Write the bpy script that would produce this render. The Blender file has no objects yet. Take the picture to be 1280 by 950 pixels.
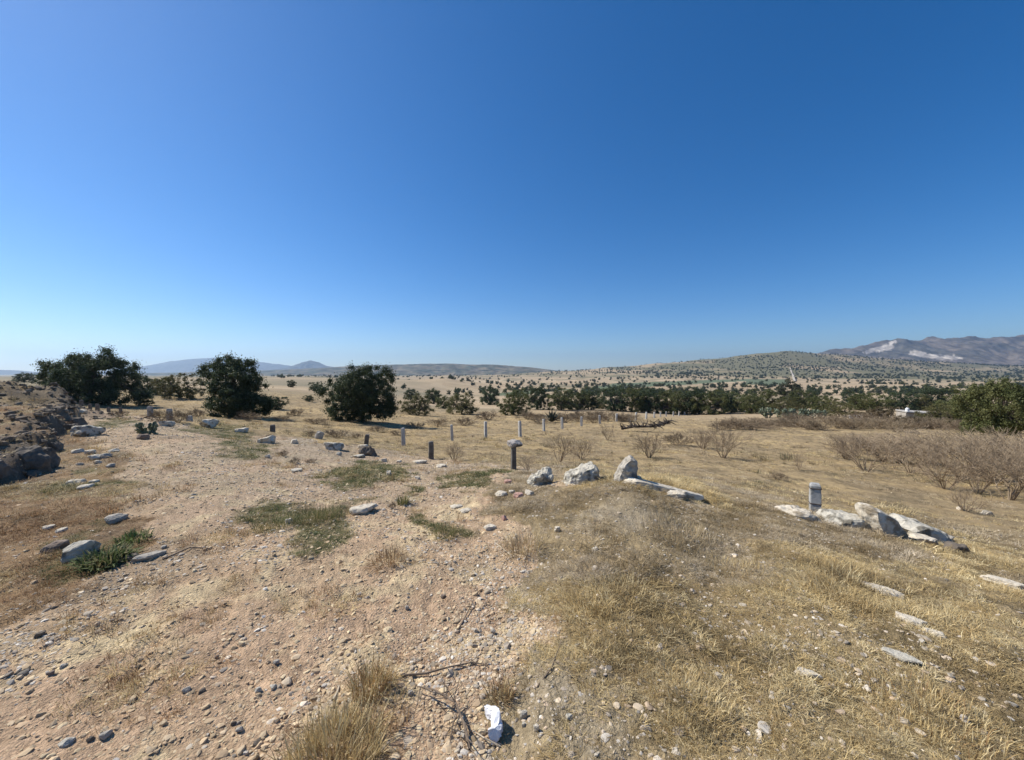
import bpy, bmesh, math, random
import numpy as np
from mathutils import Vector, Matrix, noise as mnoise

# ------------------------------------------------------------------ camera, sky, sun, exposure
SC = bpy.context.scene
COL = SC.collection
R = math.radians
F_PX, CX, HOR = 490.0, 640.0, 466.0          # photograph's focal length (px), centre column, eye-level row
EYE = 1.6
SUN_AZ, SUN_EL = R(-72), R(46)

cam_d = bpy.data.cameras.new('camera'); cam = bpy.data.objects.new('camera', cam_d); COL.objects.link(cam)
cam_d.sensor_width = 36; cam_d.lens = 36 * F_PX / 1280; cam_d.clip_start = 0.05; cam_d.clip_end = 60000
cam.location = (0, 0, EYE); cam.rotation_euler = (R(90) - math.atan((475 - HOR) / F_PX), 0, 0)
SC.camera = cam

world = bpy.data.worlds.new('World'); SC.world = world; world.use_nodes = True
wn = world.node_tree; bg = wn.nodes['Background']
sky = wn.nodes.new('ShaderNodeTexSky'); sky.sky_type = 'NISHITA'; sky.sun_disc = False
sky.sun_elevation = SUN_EL; sky.sun_rotation = SUN_AZ; sky.altitude = 2000; sky.air_density = 1.0; sky.dust_density = 0.9; sky.ozone_density = 2.6
hsv = wn.nodes.new('ShaderNodeHueSaturation'); hsv.inputs['Saturation'].default_value = 1.40; hsv.inputs['Hue'].default_value = 0.5035
wn.links.new(sky.outputs[0], hsv.inputs['Color']); wn.links.new(hsv.outputs[0], bg.inputs[0]); bg.inputs[1].default_value = 0.108

sun_d = bpy.data.lights.new('sun', 'SUN'); sun = bpy.data.objects.new('sun', sun_d); COL.objects.link(sun)
sun_dir = Vector((math.sin(SUN_AZ) * math.cos(SUN_EL), math.cos(SUN_AZ) * math.cos(SUN_EL), math.sin(SUN_EL)))
sun.rotation_euler = (-sun_dir).to_track_quat('-Z', 'Y').to_euler(); sun.location = (-20, 10, 40)
sun_d.energy = 5.0; sun_d.angle = R(0.53); sun_d.color = (1.0, 0.95, 0.87)
SC.view_settings.view_transform = 'Standard'; SC.view_settings.look = 'None'
SC.view_settings.exposure = 0.32; SC.view_settings.gamma = 1.0
SC.cycles.max_bounces = 5; SC.cycles.diffuse_bounces = 3; SC.cycles.transmission_bounces = 3; SC.cycles.volume_bounces = 0
SC.cycles.use_denoising = True

random.seed(7); RNG = np.random.default_rng(7)

# ------------------------------------------------------------------ noise and height field
def _hash(ix, iy, seed):
    n = (ix.astype(np.int64) * 374761393 + iy.astype(np.int64) * 668265263 + seed * 974634777) & 0x7fffffff
    n = ((n ^ (n >> 13)) * 1274126177) & 0x7fffffff
    n = ((n ^ (n >> 15)) * 2246822519) & 0x7fffffff
    return ((n ^ (n >> 16)) & 0xffff) / 65535.0

def vnoise(x, y, seed=0):
    x = np.asarray(x, float); y = np.asarray(y, float)
    ix = np.floor(x); iy = np.floor(y); fx = x - ix; fy = y - iy
    u = fx * fx * fx * (fx * (fx * 6 - 15) + 10); v = fy * fy * fy * (fy * (fy * 6 - 15) + 10)
    a = _hash(ix, iy, seed); b = _hash(ix + 1, iy, seed); c = _hash(ix, iy + 1, seed); d = _hash(ix + 1, iy + 1, seed)
    return (a * (1 - u) + b * u) * (1 - v) + (c * (1 - u) + d * u) * v

def fbm(x, y, oct=4, seed=0):                      # about -1..1
    x = np.asarray(x, float); y = np.asarray(y, float)
    t = np.zeros(np.broadcast(x, y).shape); amp = 1.0; tot = 0
    for o in range(oct):
        t = t + amp * (vnoise(x * 2 ** o + 17.3 * o, y * 2 ** o - 9.1 * o, seed + o) * 2 - 1); tot += amp; amp *= 0.5
    return t / tot * 1.5

def sstep(a, b, x):
    t = np.clip((x - a) / (b - a), 0, 1); return t * t * (3 - 2 * t)

def crow(px, py, Y):                               # photo column, photo row, depth in metres -> ground control point
    return ((px - CX) / F_PX * Y, Y, EYE - (py - HOR) / F_PX * Y)

CTRL = [(640, 950, 1.62), (0, 950, 1.62), (1280, 950, 1.6), (640, 700, 3.35), (200, 700, 3.35), (1000, 720, 3.1),
        (1280, 790, 2.4), (1280, 712, 3.8), (1280, 692, 5.6), (1280, 650, 8.2), (1220, 621, 11.7),
        (780, 601, 5.4), (700, 606, 5.6), (860, 626, 5.0), (990, 646, 4.9), (1100, 669, 4.7), (1190, 689, 4.5), (900, 700, 3.4),
        (780, 598, 7.5), (780, 591, 10.5), (1021, 643, 6.0), (1021, 630, 8.2), (1000, 600, 12), (905, 572, 19), (1130, 640, 8),
        (640, 622, 5.0), (640, 586, 8.3), (640, 579, 9.6), (640, 570, 12), (700, 577, 15), (540, 574, 11), (457, 562, 13),
        (340, 544, 15), (236, 532, 16), (211, 527, 18), (187, 521, 22), (121, 515, 27), (87, 507, 33), (500, 611, 6),
        (350, 640, 4.6), (300, 580, 7.2), (200, 545, 10), (180, 528, 13), (0, 600, 6), (0, 558, 8.5), (0, 522, 14), (0, 492, 28),
        (60, 488, 34), (130, 503, 40), (75, 484, 60), (80, 478, 95), (0, 478, 95), (220, 497, 50), (300, 520, 35), (340, 496, 60),
        (370, 490, 80), (380, 484, 125), (360, 476, 260), (200, 480, 150), (455, 525, 38), (504, 558, 21.5), (565, 551, 23.3),
        (607, 548, 25), (650, 546, 26.5), (680, 539, 34), (727, 533, 43), (771, 527, 51), (818, 522, 73), (856, 520, 95),
        (640, 518, 74), (540, 517, 70), (900, 536, 42), (1245, 555, 30), (1280, 600, 14), (1100, 538, 45), (1000, 531, 56),
        (1280, 535, 52), (1000, 520, 78), (1100, 521, 78), (1200, 527, 62)]
for p in (560, 680, 800, 920, 1040, 1160, 1280):
    CTRL += [(p, 505, 150), (p, 499, 215), (p, 490, 400), (p, 480, 720), (p, 475, 1080)]
for p, y in ((690, 464), (760, 459), (820, 454), (870, 450), (905, 447), (940, 443), (965, 440), (985, 439), (1010, 441), (1060, 444), (1130, 449), (1200, 454), (1280, 457)):
    CTRL.append((p, y, 2300))
    CTRL.append((p, 470.5 + (y - 450) * 0.08, 1350)); CTRL.append((p, 0.42 * y + 0.58 * 470, 1850)); CTRL.append((p, y + 4, 2700))
    CTRL.append((p, 470, 4200)); CTRL.append((p, 467.6, 9000))
for p in (-100, 0, 150, 300, 450, 560):
    CTRL += [(p, 473, 500), (p, 471.5, 1200), (p, 470, 2400), (p, 468.4, 5000), (p, 467.4, 9000)]
_P = np.array([crow(*c) for c in CTRL])
_B0 = 4.0
def _uv(X, Y):
    th = np.arctan2(X, Y); r = np.hypot(X, Y)
    return np.clip(th, -R(62), R(62)) * 2.4, np.log(r + 2.5)
_cu, _cv = _uv(_P[:, 0], _P[:, 1]); _w = _P[:, 2] / (np.hypot(_P[:, 0], _P[:, 1]) + _B0)
_CC = 0.03
def _ker(d2): return np.sqrt(d2 + _CC * _CC)
_K = _ker((_cu[:, None] - _cu[None]) ** 2 + (_cv[:, None] - _cv[None]) ** 2)
_n = len(_cu); _A = np.zeros((_n + 1, _n + 1)); _A[:_n, :_n] = _K - np.eye(_n) * 0.015; _A[:_n, _n] = 1; _A[_n, :_n] = 1
_sol = np.linalg.solve(_A, np.append(_w, 0.0))

EDGE_Y = np.array([3.0, 4, 6.3, 9, 13, 17, 24, 30]); EDGE_X = np.array([-5.4, -6.0, -8.0, -10.7, -14.6, -19.0, -28, -42])
def height(X, Y, detail=True):
    X = np.atleast_1d(np.asarray(X, float)); Y = np.atleast_1d(np.asarray(Y, float))
    shp = X.shape; X = X.ravel(); Y = Y.ravel(); out = np.empty(X.size)
    for i in range(0, X.size, 40000):
        x = X[i:i + 40000]; y = Y[i:i + 40000]
        u, v = _uv(x, y)
        w = _ker((u[:, None] - _cu) ** 2 + (v[:, None] - _cv) ** 2) @ _sol[:_n] + _sol[_n]
        r = np.hypot(x, y); th = np.abs(np.arctan2(x, y))
        zb = -0.02 * np.minimum(r, 900.0)
        s = sstep(R(60), R(125), th)
        s = np.maximum(s, sstep(1.2, 0.5, r))
        out[i:i + 40000] = (w * (r + _B0)) * (1 - s) + zb * s
    r = np.hypot(X, Y)
    # raised bank along the left of the track
    e = np.interp(Y, EDGE_Y, EDGE_X); s = (e - X) * 0.75 + 0.28 * fbm(X * 1.3, Y * 1.3, 3, 5)
    f = sstep(5.0, 6.2, Y) * sstep(27, 19, Y)
    out += f * (0.36 * sstep(-0.04, 0.16, s) + 0.16 * np.exp(-((s - 0.35) / 0.3) ** 2) * (0.7 + fbm(X * 1.1, Y * 1.1, 2, 9)))
    # earth heap on the bank
    for (mx, my, mr, mh) in ((-21.8, 16.0, 3.0, 0.7), (-19.8, 16.8, 1.4, 0.42), (-24.5, 16.5, 3.4, 0.75), (-18.2, 16.6, 0.9, 0.25)):
        d = np.hypot(X - mx, Y - my) / mr
        out += mh * np.exp(-(d ** 2) * 1.6) * (1 + 0.25 * fbm(X * 1.4, Y * 1.4, 3, 33))
    # small spoil heaps beside the buried fence posts
    for (mx, my, mr, mh) in ((-5.6, 12.2, 1.5, 0.22), (-9.2, 14.2, 1.2, 0.16), (-12.0, 15.0, 1.2, 0.2)):
        out += mh * np.exp(-((X - mx) ** 2 + (Y - my) ** 2) / mr ** 2)
    if detail:
        near = sstep(60, 5, r)
        out += 0.045 * fbm(X * 0.8, Y * 0.8, 4, 11) * sstep(0.3, 3, r) * sstep(600, 8, r)
        out += 0.016 * fbm(X * 5, Y * 5, 3, 21) * near
        out += 0.007 * fbm(X * 22, Y * 22, 2, 41) * sstep(14, 3, r)
        out += sstep(30, 120, r) * sstep(9000, 3000, r) * fbm(X / 60, Y / 60, 3, 51) * np.minimum(r * 0.0025, 3.0)
    return out.reshape(shp)

def H(x, y): return float(height([x], [y])[0])

def project(X, Y, Z):
    Yc = np.maximum(Y, 0.05)
    return CX + F_PX * X / Yc, HOR + F_PX * (EYE - Z) / Yc

_RAY = np.exp(np.linspace(math.log(1.0), math.log(4000), 900))
def hit(px, py, lo=0.0):
    """first point of the ground seen at that place of the photograph"""
    x = (px - CX) / F_PX * _RAY; z = EYE - (py - HOR) / F_PX * _RAY
    h = height(x, _RAY)
    bad = (h >= z) & (_RAY > lo)
    i = int(np.argmax(bad)) if bad.any() else len(_RAY) - 1
    return float(x[i]), float(_RAY[i]), float(h[i])

# ------------------------------------------------------------------ regions of the ground, from the photograph
def inpoly(px, py, poly):
    ins = np.zeros(np.shape(px), bool); n = len(poly); j = n - 1
    for i in range(n):
        xi, yi = poly[i]; xj, yj = poly[j]
        c = ((yi > py) != (yj > py)) & (px < (xj - xi) * (py - yi) / (yj - yi + 1e-9) + xi)
        ins ^= c; j = i
    return ins
P_RIGHT = [(600, 1400), (660, 960), (690, 870), (705, 790), (690, 725), (640, 690), (625, 640), (640, 605), (700, 596), (790, 590), (900, 620), (1500, 690), (2500, 700), (2500, 1400)]
P_FIELD = [(-900, 500), (80, 508), (187, 521), (236, 532), (340, 545), (457, 560), (540, 573), (642, 585), (780, 596), (900, 626), (1000, 646), (1200, 689), (1300, 706), (2500, 740), (2500, 380), (-900, 380)]
P_LEFT = [(-900, 500), (0, 495), (80, 520), (125, 545), (150, 580), (160, 640), (195, 690), (150, 722), (60, 752), (0, 775), (-900, 1000)]
GREENS = [(378, 647, 58, 15), (455, 592, 45, 11), (130, 690, 45, 22), (265, 540, 32, 12), (600, 603, 45, 8), (300, 545, 20, 8), (310, 560, 30, 8), (140, 530, 25, 6), (555, 660, 16, 9), (505, 625, 12, 8), (120, 600, 25, 10)]
def regions(X, Y, Z):
    px, py = project(X, Y, Z)
    n1 = fbm(X * 1.1 + 5, Y * 1.1, 4, 61); n2 = fbm(X * 1.1 - 8, Y * 1.1, 4, 71)
    k = np.clip(30 * 4.0 / np.maximum(Y, 0.6), 2, 40)
    qx = px + n1 * k * 2.2; qy = py + n2 * k
    right = inpoly(qx, qy, P_RIGHT); field = inpoly(px + n1 * 6, py + n2 * np.clip(k * .35, 1, 6), P_FIELD) & ~right
    left = inpoly(qx, qy, P_LEFT) & ~field & ~right
    gr = np.zeros(np.shape(px))
    for (gx, gy, gw, gh) in GREENS:
        gr = np.maximum(gr, np.clip(1.5 - ((qx - gx) / gw) ** 2 - ((qy - gy) / gh) ** 2, 0, 1))
    front = Y > 0.3
    return px, py, right & front, field & front, left & front, np.where(front, gr, 0)

# ------------------------------------------------------------------ material helpers
def new_mat(name):
    m = bpy.data.materials.new(name); m.use_nodes = True
    nt = m.node_tree; b = nt.nodes['Principled BSDF']; b.inputs['Specular IOR Level'].default_value = 0.2
    return m, nt, b

def nd(nt, t, **kw):
    n = nt.nodes.new(t)
    for k, v in kw.items(): setattr(n, k, v)
    return n

def mat_noise(name, c1, c2, scale=4.0, rough=0.9, bump=0.3, bscale=30.0, detail=6, c3=None, s3=1.2, coord='Object', dist=0.02):
    m, nt, b = new_mat(name)
    tc = nd(nt, 'ShaderNodeTexCoord')
    n1 = nd(nt, 'ShaderNodeTexNoise'); n1.inputs['Scale'].default_value = scale; n1.inputs['Detail'].default_value = detail; n1.inputs['Roughness'].default_value = 0.65
    nt.links.new(tc.outputs[coord], n1.inputs['Vector'])
    r = nd(nt, 'ShaderNodeValToRGB'); r.color_ramp.elements[0].position = 0.36; r.color_ramp.elements[1].position = 0.64
    r.color_ramp.elements[0].color = (*c1, 1); r.color_ramp.elements[1].color = (*c2, 1)
    nt.links.new(n1.outputs[0], r.inputs[0]); out = r.outputs[0]
    if c3:
        n3 = nd(nt, 'ShaderNodeTexNoise'); n3.inputs['Scale'].default_value = s3; n3.inputs['Detail'].default_value = 4
        nt.links.new(tc.outputs[coord], n3.inputs['Vector'])
        r3 = nd(nt, 'ShaderNodeValToRGB'); r3.color_ramp.elements[0].position = 0.50; r3.color_ramp.elements[1].position = 0.62
        nt.links.new(n3.outputs[0], r3.inputs[0])
        mx = nd(nt, 'ShaderNodeMix', data_type='RGBA'); nt.links.new(r3.outputs[0], mx.inputs[0]); nt.links.new(out, mx.inputs[6]); mx.inputs[7].default_value = (*c3, 1)
        out = mx.outputs[2]
    nt.links.new(out, b.inputs['Base Color']); b.inputs['Roughness'].default_value = rough
    if bump:
        n2 = nd(nt, 'ShaderNodeTexNoise'); n2.inputs['Scale'].default_value = bscale; n2.inputs['Detail'].default_value = 8; n2.inputs['Roughness'].default_value = 0.7
        nt.links.new(tc.outputs[coord], n2.inputs['Vector'])
        bp = nd(nt, 'ShaderNodeBump'); bp.inputs['Strength'].default_value = bump; bp.inputs['Distance'].default_value = dist
        nt.links.new(n2.outputs[0], bp.inputs['Height']); nt.links.new(bp.outputs[0], b.inputs['Normal'])
    return m

def mat_attr(name, attr='col', atype='GEOMETRY', rough=0.8, transl=0.0, rand=0.0):
    """colour from a mesh or instance colour attribute; optional light through leaves"""
    m, nt, b = new_mat(name)
    a = nd(nt, 'ShaderNodeAttribute', attribute_name=attr, attribute_type=atype)
    out = a.outputs['Color']
    if rand:
        oi = nd(nt, 'ShaderNodeObjectInfo'); hs = nd(nt, 'ShaderNodeHueSaturation')
        mr = nd(nt, 'ShaderNodeMapRange'); mr.inputs[3].default_value = 1 - rand; mr.inputs[4].default_value = 1 + rand
        nt.links.new(oi.outputs['Random'], mr.inputs[0]); nt.links.new(mr.outputs[0], hs.inputs['Value']); nt.links.new(out, hs.inputs['Color']); out = hs.outputs[0]
    nt.links.new(out, b.inputs['Base Color']); b.inputs['Roughness'].default_value = rough
    if transl:
        t = nd(nt, 'ShaderNodeBsdfTranslucent'); nt.links.new(out, t.inputs[0])
        mx = nd(nt, 'ShaderNodeMixShader'); mx.inputs[0].default_value = transl
        nt.links.new(b.outputs[0], mx.inputs[1]); nt.links.new(t.outputs[0], mx.inputs[2]); nt.links.new(mx.outputs[0], nt.nodes['Material Output'].inputs[0])
    return m

def mesh_from(name, verts, faces, mat=None, col=None, smooth=False):
    me = bpy.data.meshes.new(name)
    verts = np.asarray(verts, float)
    if isinstance(faces, np.ndarray):
        k = faces.shape[1]; nf = len(faces)
        me.vertices.add(len(verts)); me.vertices.foreach_set('co', verts.ravel())
        me.loops.add(nf * k); me.loops.foreach_set('vertex_index', faces.ravel().astype(np.int32))
        me.polygons.add(nf); me.polygons.foreach_set('loop_start', (np.arange(nf) * k).astype(np.int32))
        me.update(calc_edges=True)
    else:
        me.from_pydata([tuple(v) for v in verts], [], faces); me.update()
    if col is not None:
        at = me.color_attributes.new('col', 'FLOAT_COLOR', 'POINT')
        c = np.ones((len(verts), 4)); c[:, :3] = col; at.data.foreach_set('color', c.ravel())
    if mat: me.materials.append(mat)
    me.polygons.foreach_set('use_smooth', np.full(len(me.polygons), smooth))
    return me

def add(name, me, loc=(0, 0, 0), rot=(0, 0, 0), scl=(1, 1, 1), parent=None, label=None, cat=None, group=None, kind=None):
    o = bpy.data.objects.new(name, me); COL.objects.link(o)
    o.location = loc; o.rotation_euler = rot; o.scale = scl
    if parent: o.parent = parent
    if label: o['label'] = label
    if cat: o['category'] = cat
    if group: o['group'] = group
    if kind: o['kind'] = kind
    return o

# ------------------------------------------------------------------ ground
def build_ground():
    th = np.concatenate([np.linspace(R(-180), R(-64), 50, endpoint=False), np.linspace(R(-64), R(64), 860), np.linspace(R(64), R(180), 51)[1:-1]])
    lr = np.concatenate([np.arange(math.log(0.25), math.log(1.2), 0.06), np.arange(math.log(1.2), math.log(9), 0.0125), np.arange(math.log(9), math.log(2600), 0.0165), np.arange(math.log(2600), math.log(10500), 0.06)])
    rr = np.exp(lr); nt_, nr = len(th), len(rr)
    T, Rr = np.meshgrid(th, rr, indexing='ij')
    X = Rr * np.sin(T); Y = Rr * np.cos(T); Z = height(X, Y)
    v = np.stack([X, Y, Z], -1).reshape(-1, 3)
    v = np.vstack([v, [[0, 0, float(Z[:, 0].mean())]]])
    i = np.arange(nt_)[:, None]; j = np.arange(nr - 1)[None]; i2 = (i + 1) % nt_
    f = np.stack([i * nr + j, i2 * nr + j, i2 * nr + j + 1, i * nr + j + 1], -1).reshape(-1, 4)[:, ::-1]
    c0 = len(v) - 1; ii = np.arange(nt_)
    cap = np.stack([ii * nr, ((ii + 1) % nt_) * nr, np.full(nt_, c0), np.full(nt_, c0)], -1)
    # colours
    x, y, z = v[:, 0], v[:, 1], v[:, 2]; r = np.hypot(x, y)
    px, py, right, field, left, green = regions(x, y, z)
    A = lambda *c: np.array(c)
    n_a = fbm(x * 0.9, y * 0.9, 4, 101)[:, None]; n_b = fbm(x * 3.5, y * 3.5, 4, 111)[:, None]; n_c = fbm(x * 0.35, y * 0.35, 3, 121)[:, None]; n_d = fbm(x * 14, y * 14, 3, 131)[:, None]
    def mx(a, b, t): return a + (b - a) * np.clip(t, 0, 1)
    dirt = mx(A(.45, .32, .195), A(.47, .325, .205), n_a * 1.2 + .4)
    dirt = mx(dirt, A(.60, .465, .275), n_b * 1.8 - .15)
    dirt = mx(dirt, A(.31, .23, .15), -n_a * 1.3 + n_b * .6 - .15)
    gravel = mx(A(.43, .345, .24), A(.33, .265, .185), n_b + .4)
    base = mx(dirt, gravel, sstep(1.5, 9, r)[:, None] * .55 + n_c * .4 - .05)
    lit = mx(A(.34, .255, .14), A(.20, .15, .08), n_b * 1.2 + .3)
    lit = mx(lit, A(.36, .295, .20), n_a * 1.5 - .3)
    base = np.where(right[:, None], lit, base)
    fl = mx(A(.36, .265, .145), A(.26, .195, .11), n_a + .4); fl = mx(fl, A(.44, .32, .165), n_c * 1.6 - .1); fl = mx(fl, A(.19, .145, .08), n_b * 1.4 - .25)
    base = np.where(field[:, None], fl, base)
    lf = mx(A(.30, .20, .11), A(.21, .15, .09), n_b + .4); lf = mx(lf, A(.36, .29, .2), n_a * 1.5 - .4)
    base = np.where(left[:, None], lf, base)
    base = mx(base, A(.11, .105, .045), green[:, None] * (0.75 + n_b * .5) )
    base = base * (1 + .22 * n_d)
    # bank and heap: stony soil, with their shade painted in as dark colour
    e = np.interp(y, EDGE_Y, EDGE_X); s = e - x
    bank = np.exp(-((s - .05) / .5) ** 2) * ((y > 5.4) & (y < 20)); heap = np.exp(-(((x + 21.5) / 5.0) ** 2 + ((y - 16.3) / 2.4) ** 2) ** 2)
    base = mx(base, A(.13, .105, .08), (np.maximum(bank * .9, heap * .85))[:, None] * (.8 + n_b * .4))
    # brush-covered brown ground right, then valley fields
    yy = np.maximum(y, 1)
    far = sstep(60, 110, r)[:, None]
    fa = fbm(x / 70, y / 45, 3, 201); cell = np.floor(fbm(x / 260, y / 150, 2, 211) * 5 + px / 160)
    hv = _hash(cell, cell * 0 + np.floor(np.log(np.maximum(r, 1)) * 7.0), 9)[:, None]
    fcol = mx(A(.44, .33, .205), A(.33, .25, .155), hv * 1.6 - .3); fcol = mx(fcol, A(.52, .41, .27), (hv * 7 % 1) * 1.8 - 1.1)
    fcol = mx(fcol, A(.20, .175, .105), (fa * 1.5)[:, None] - .25)
    fcol = mx(fcol, mx(A(.22, .19, .12), A(.36, .28, .18), fbm(x / 120, y / 220, 2, 5)[:, None] + .4), (sstep(640, 430, px) * sstep(110, 200, r))[:, None])
    greenf = inpoly(px, py, [(725, 487), (770, 479), (940, 473), (940, 476), (800, 484), (740, 490)]) | inpoly(px, py, [(600, 493), (690, 486), (720, 486), (640, 495)]) | inpoly(px, py, [(935, 474), (985, 474), (985, 481), (930, 481)])
    fcol = np.where((greenf & (y > 100))[:, None], A(.13, .15, .085), fcol)
    hill = sstep(1150, 1700, r)[:, None]
    hc = mx(A(.17, .155, .085), A(.40, .305, .185), fbm(x / 150, y / 150, 4, 221)[:, None] * 1.5 + .45 - .5 * (sstep(820, 960, px) * sstep(1400, 1900, r))[:, None])
    fcol = mx(fcol, hc, hill)
    rs = (sstep(1180, 1330, px) * sstep(300, 500, r))[:, None]
    fcol = mx(fcol, A(.20, .18, .11), rs * .6)
    base = mx(base, fcol, far)
    base = np.clip(base, .02, .8)
    m, nt, b = new_mat('ground_soil')
    a = nd(nt, 'ShaderNodeAttribute', attribute_name='col'); tc = nd(nt, 'ShaderNodeTexCoord')
    n1 = nd(nt, 'ShaderNodeTexNoise'); n1.inputs['Scale'].default_value = 38; n1.inputs['Detail'].default_value = 8; n1.inputs['Roughness'].default_value = .7
    n2 = nd(nt, 'ShaderNodeTexVoronoi'); n2.inputs['Scale'].default_value = 60; n2.inputs['Randomness'].default_value = 1
    n3 = nd(nt, 'ShaderNodeTexNoise'); n3.inputs['Scale'].default_value = 170; n3.inputs['Detail'].default_value = 4
    for n in (n1, n2, n3): nt.links.new(tc.outputs['Object'], n.inputs['Vector'])
    mr = nd(nt, 'ShaderNodeMapRange'); mr.inputs[1].default_value = .3; mr.inputs[2].default_value = .7; mr.inputs[3].default_value = .68; mr.inputs[4].default_value = 1.32
    nt.links.new(n1.outputs[0], mr.inputs[0])
    hs = nd(nt, 'ShaderNodeHueSaturation'); nt.links.new(a.outputs['Color'], hs.inputs['Color']); nt.links.new(mr.outputs[0], hs.inputs['Value'])
    nt.links.new(hs.outputs[0], b.inputs['Base Color']); b.inputs['Roughness'].default_value = .95; b.inputs['Specular IOR Level'].default_value = .1
    ad = nd(nt, 'ShaderNodeMath', operation='ADD'); nt.links.new(n1.outputs[0], ad.inputs[0]); nt.links.new(n3.outputs[0], ad.inputs[1])
    a2 = nd(nt, 'ShaderNodeMath', operation='MULTIPLY_ADD'); nt.links.new(n2.outputs[0], a2.inputs[0]); a2.inputs[1].default_value = .8; nt.links.new(ad.outputs[0], a2.inputs[2])
    bp = nd(nt, 'ShaderNodeBump'); bp.inputs['Strength'].default_value = .8; bp.inputs['Distance'].default_value = .016
    nt.links.new(a2.outputs[0], bp.inputs['Height']); nt.links.new(bp.outputs[0], b.inputs['Normal'])
    me = mesh_from('ground', v, np.vstack([f, cap[:, ::-1]]) if False else f, m, base, True)
    return add('ground', me, kind='structure', label='dry stony hillside with a dirt track falling to valley fields', cat='ground')
build_ground()

# ------------------------------------------------------------------ far hills and mountains
def ridge(name, pts, D, depth, base_py, mat, label, rough=0.06, seed=0, colfn=None, nx=260, ny=60):
    """a ridge with its crest at depth D metres; pts = (column, row) of its skyline; fades into the plain front and back"""
    pts = np.array(pts, float); px = np.linspace(pts[0, 0], pts[-1, 0], nx)
    top = (HOR - np.interp(px, pts[:, 0], pts[:, 1])) / F_PX * D + EYE
    base = (HOR - base_py) / F_PX * D + EYE
    t = np.linspace(-1, 1, ny)
    PX, Tt = np.meshgrid(px, t, indexing='ij'); TOP = np.repeat(top[:, None], ny, 1)
    prof = np.clip(1 - np.abs(Tt), 0, 1); prof = prof ** 0.85
    Yd = D + Tt * depth; X = (PX - CX) / F_PX * D; 
    hgt = TOP - base
    nz = fbm(X / depth * 5, Yd / depth * 5, 5, seed)
    gul = np.abs(fbm(X / depth * 9, Yd / depth * 3, 4, seed + 5))
    Zz = base + hgt * prof * (1 - 0.35 * gul * (1 - prof ** 3)) + hgt * rough * nz * prof - 12 * (1 - prof)
    v = np.stack([X, Yd, Zz], -1).reshape(-1, 3)
    i = np.arange(nx - 1)[:, None]; j = np.arange(ny - 1)[None]
    f = np.stack([i * ny + j, (i + 1) * ny + j, (i + 1) * ny + j + 1, i * ny + j + 1], -1).reshape(-1, 4)
    pX, pY = project(v[:, 0], v[:, 1], v[:, 2])
    col = colfn(v, pX, pY)
    me = mesh_from(name, v, f, mat, col, True)
    return add(name, me, kind='structure', label=label, cat='hill' if name == 'hill' else 'mountain')

def col_plain(a, b, sc, seed):
    def fn(v, px, py):
        n = fbm(v[:, 0] / sc, v[:, 1] / sc + v[:, 2] / sc * 2, 5, seed)[:, None]
        return np.array(a) + (np.array(b) - np.array(a)) * np.clip(n * 1.4 + .5, 0, 1)
    return fn
def mat_far(name, scale):
    m, nt, b = new_mat(name)
    a = nd(nt, 'ShaderNodeAttribute', attribute_name='col'); tc = nd(nt, 'ShaderNodeTexCoord')
    n = nd(nt, 'ShaderNodeTexNoise'); n.inputs['Scale'].default_value = scale; n.inputs['Detail'].default_value = 6; n.inputs['Roughness'].default_value = .7
    nt.links.new(tc.outputs['Object'], n.inputs['Vector'])
    mr = nd(nt, 'ShaderNodeMapRange'); mr.inputs[1].default_value = .4; mr.inputs[2].default_value = .62; mr.inputs[3].default_value = .55; mr.inputs[4].default_value = 1.25
    hs = nd(nt, 'ShaderNodeHueSaturation'); nt.links.new(n.outputs[0], mr.inputs[0]); nt.links.new(mr.outputs[0], hs.inputs['Value']); nt.links.new(a.outputs['Color'], hs.inputs['Color'])
    nt.links.new(hs.outputs[0], b.inputs['Base Color']); b.inputs['Roughness'].default_value = 1; b.inputs['Specular IOR Level'].default_value = 0
    return m
M_FAR = mat_far('scrub_slope', .012)
def col_quarry(v, px, py):
    c = col_plain((.12, .11, .085), (.20, .165, .125), 260, 301)(v, px, py)
    k = fbm(v[:, 0] / 120, v[:, 2] / 60, 4, 311)
    for (x, y, w, h) in ((1108, 433, 16, 5), (1090, 438, 12, 3), (1148, 441, 14, 3), (1165, 445, 22, 3), (1185, 447, 22, 3)):
        u = px - x; q = (u / w) ** 2 + ((py - y + u * (.25 if x < 1130 else -.08)) / h) ** 2
        c = np.where((q + k * .7 < .8)[:, None], np.array((.52, .46, .38)), c)
    return c
ridge('hill', [(150, 469), (185, 466), (300, 464), (400, 460), (430, 458), (470, 456.5), (500, 455), (600, 455), (640, 457), (665, 459.5), (690, 462.5), (720, 466), (760, 469)], 3600, 900, 471, M_FAR, 'long low flat-topped scrub hill beyond the plain', .05, 3, col_plain((.10, .105, .07), (.21, .175, .12), 60, 321), ny=80)
ridge('mountain', [(985, 452), (1005, 446), (1025, 440), (1050, 436), (1080, 432), (1095, 429), (1112, 424), (1130, 422.5), (1145, 421), (1165, 422.5), (1180, 422), (1195, 419), (1212, 421.5), (1230, 423), (1250, 421), (1280, 419), (1330, 416), (1400, 424), (1500, 432), (1620, 455)], 4300, 1100, 468, M_FAR, 'purple-brown mountain range with pale quarry scars', .10, 5, col_quarry, nx=420, ny=110)
ridge('mountain', [(330, 464), (350, 461), (366, 457), (378, 452.5), (388, 450.5), (398, 452), (408, 457), (430, 461), (470, 463)], 7000, 700, 468, M_FAR, 'small pale blue cone-shaped peak on the horizon', .04, 7, col_plain((.11, .11, .09), (.16, .15, .12), 400, 331))
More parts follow.
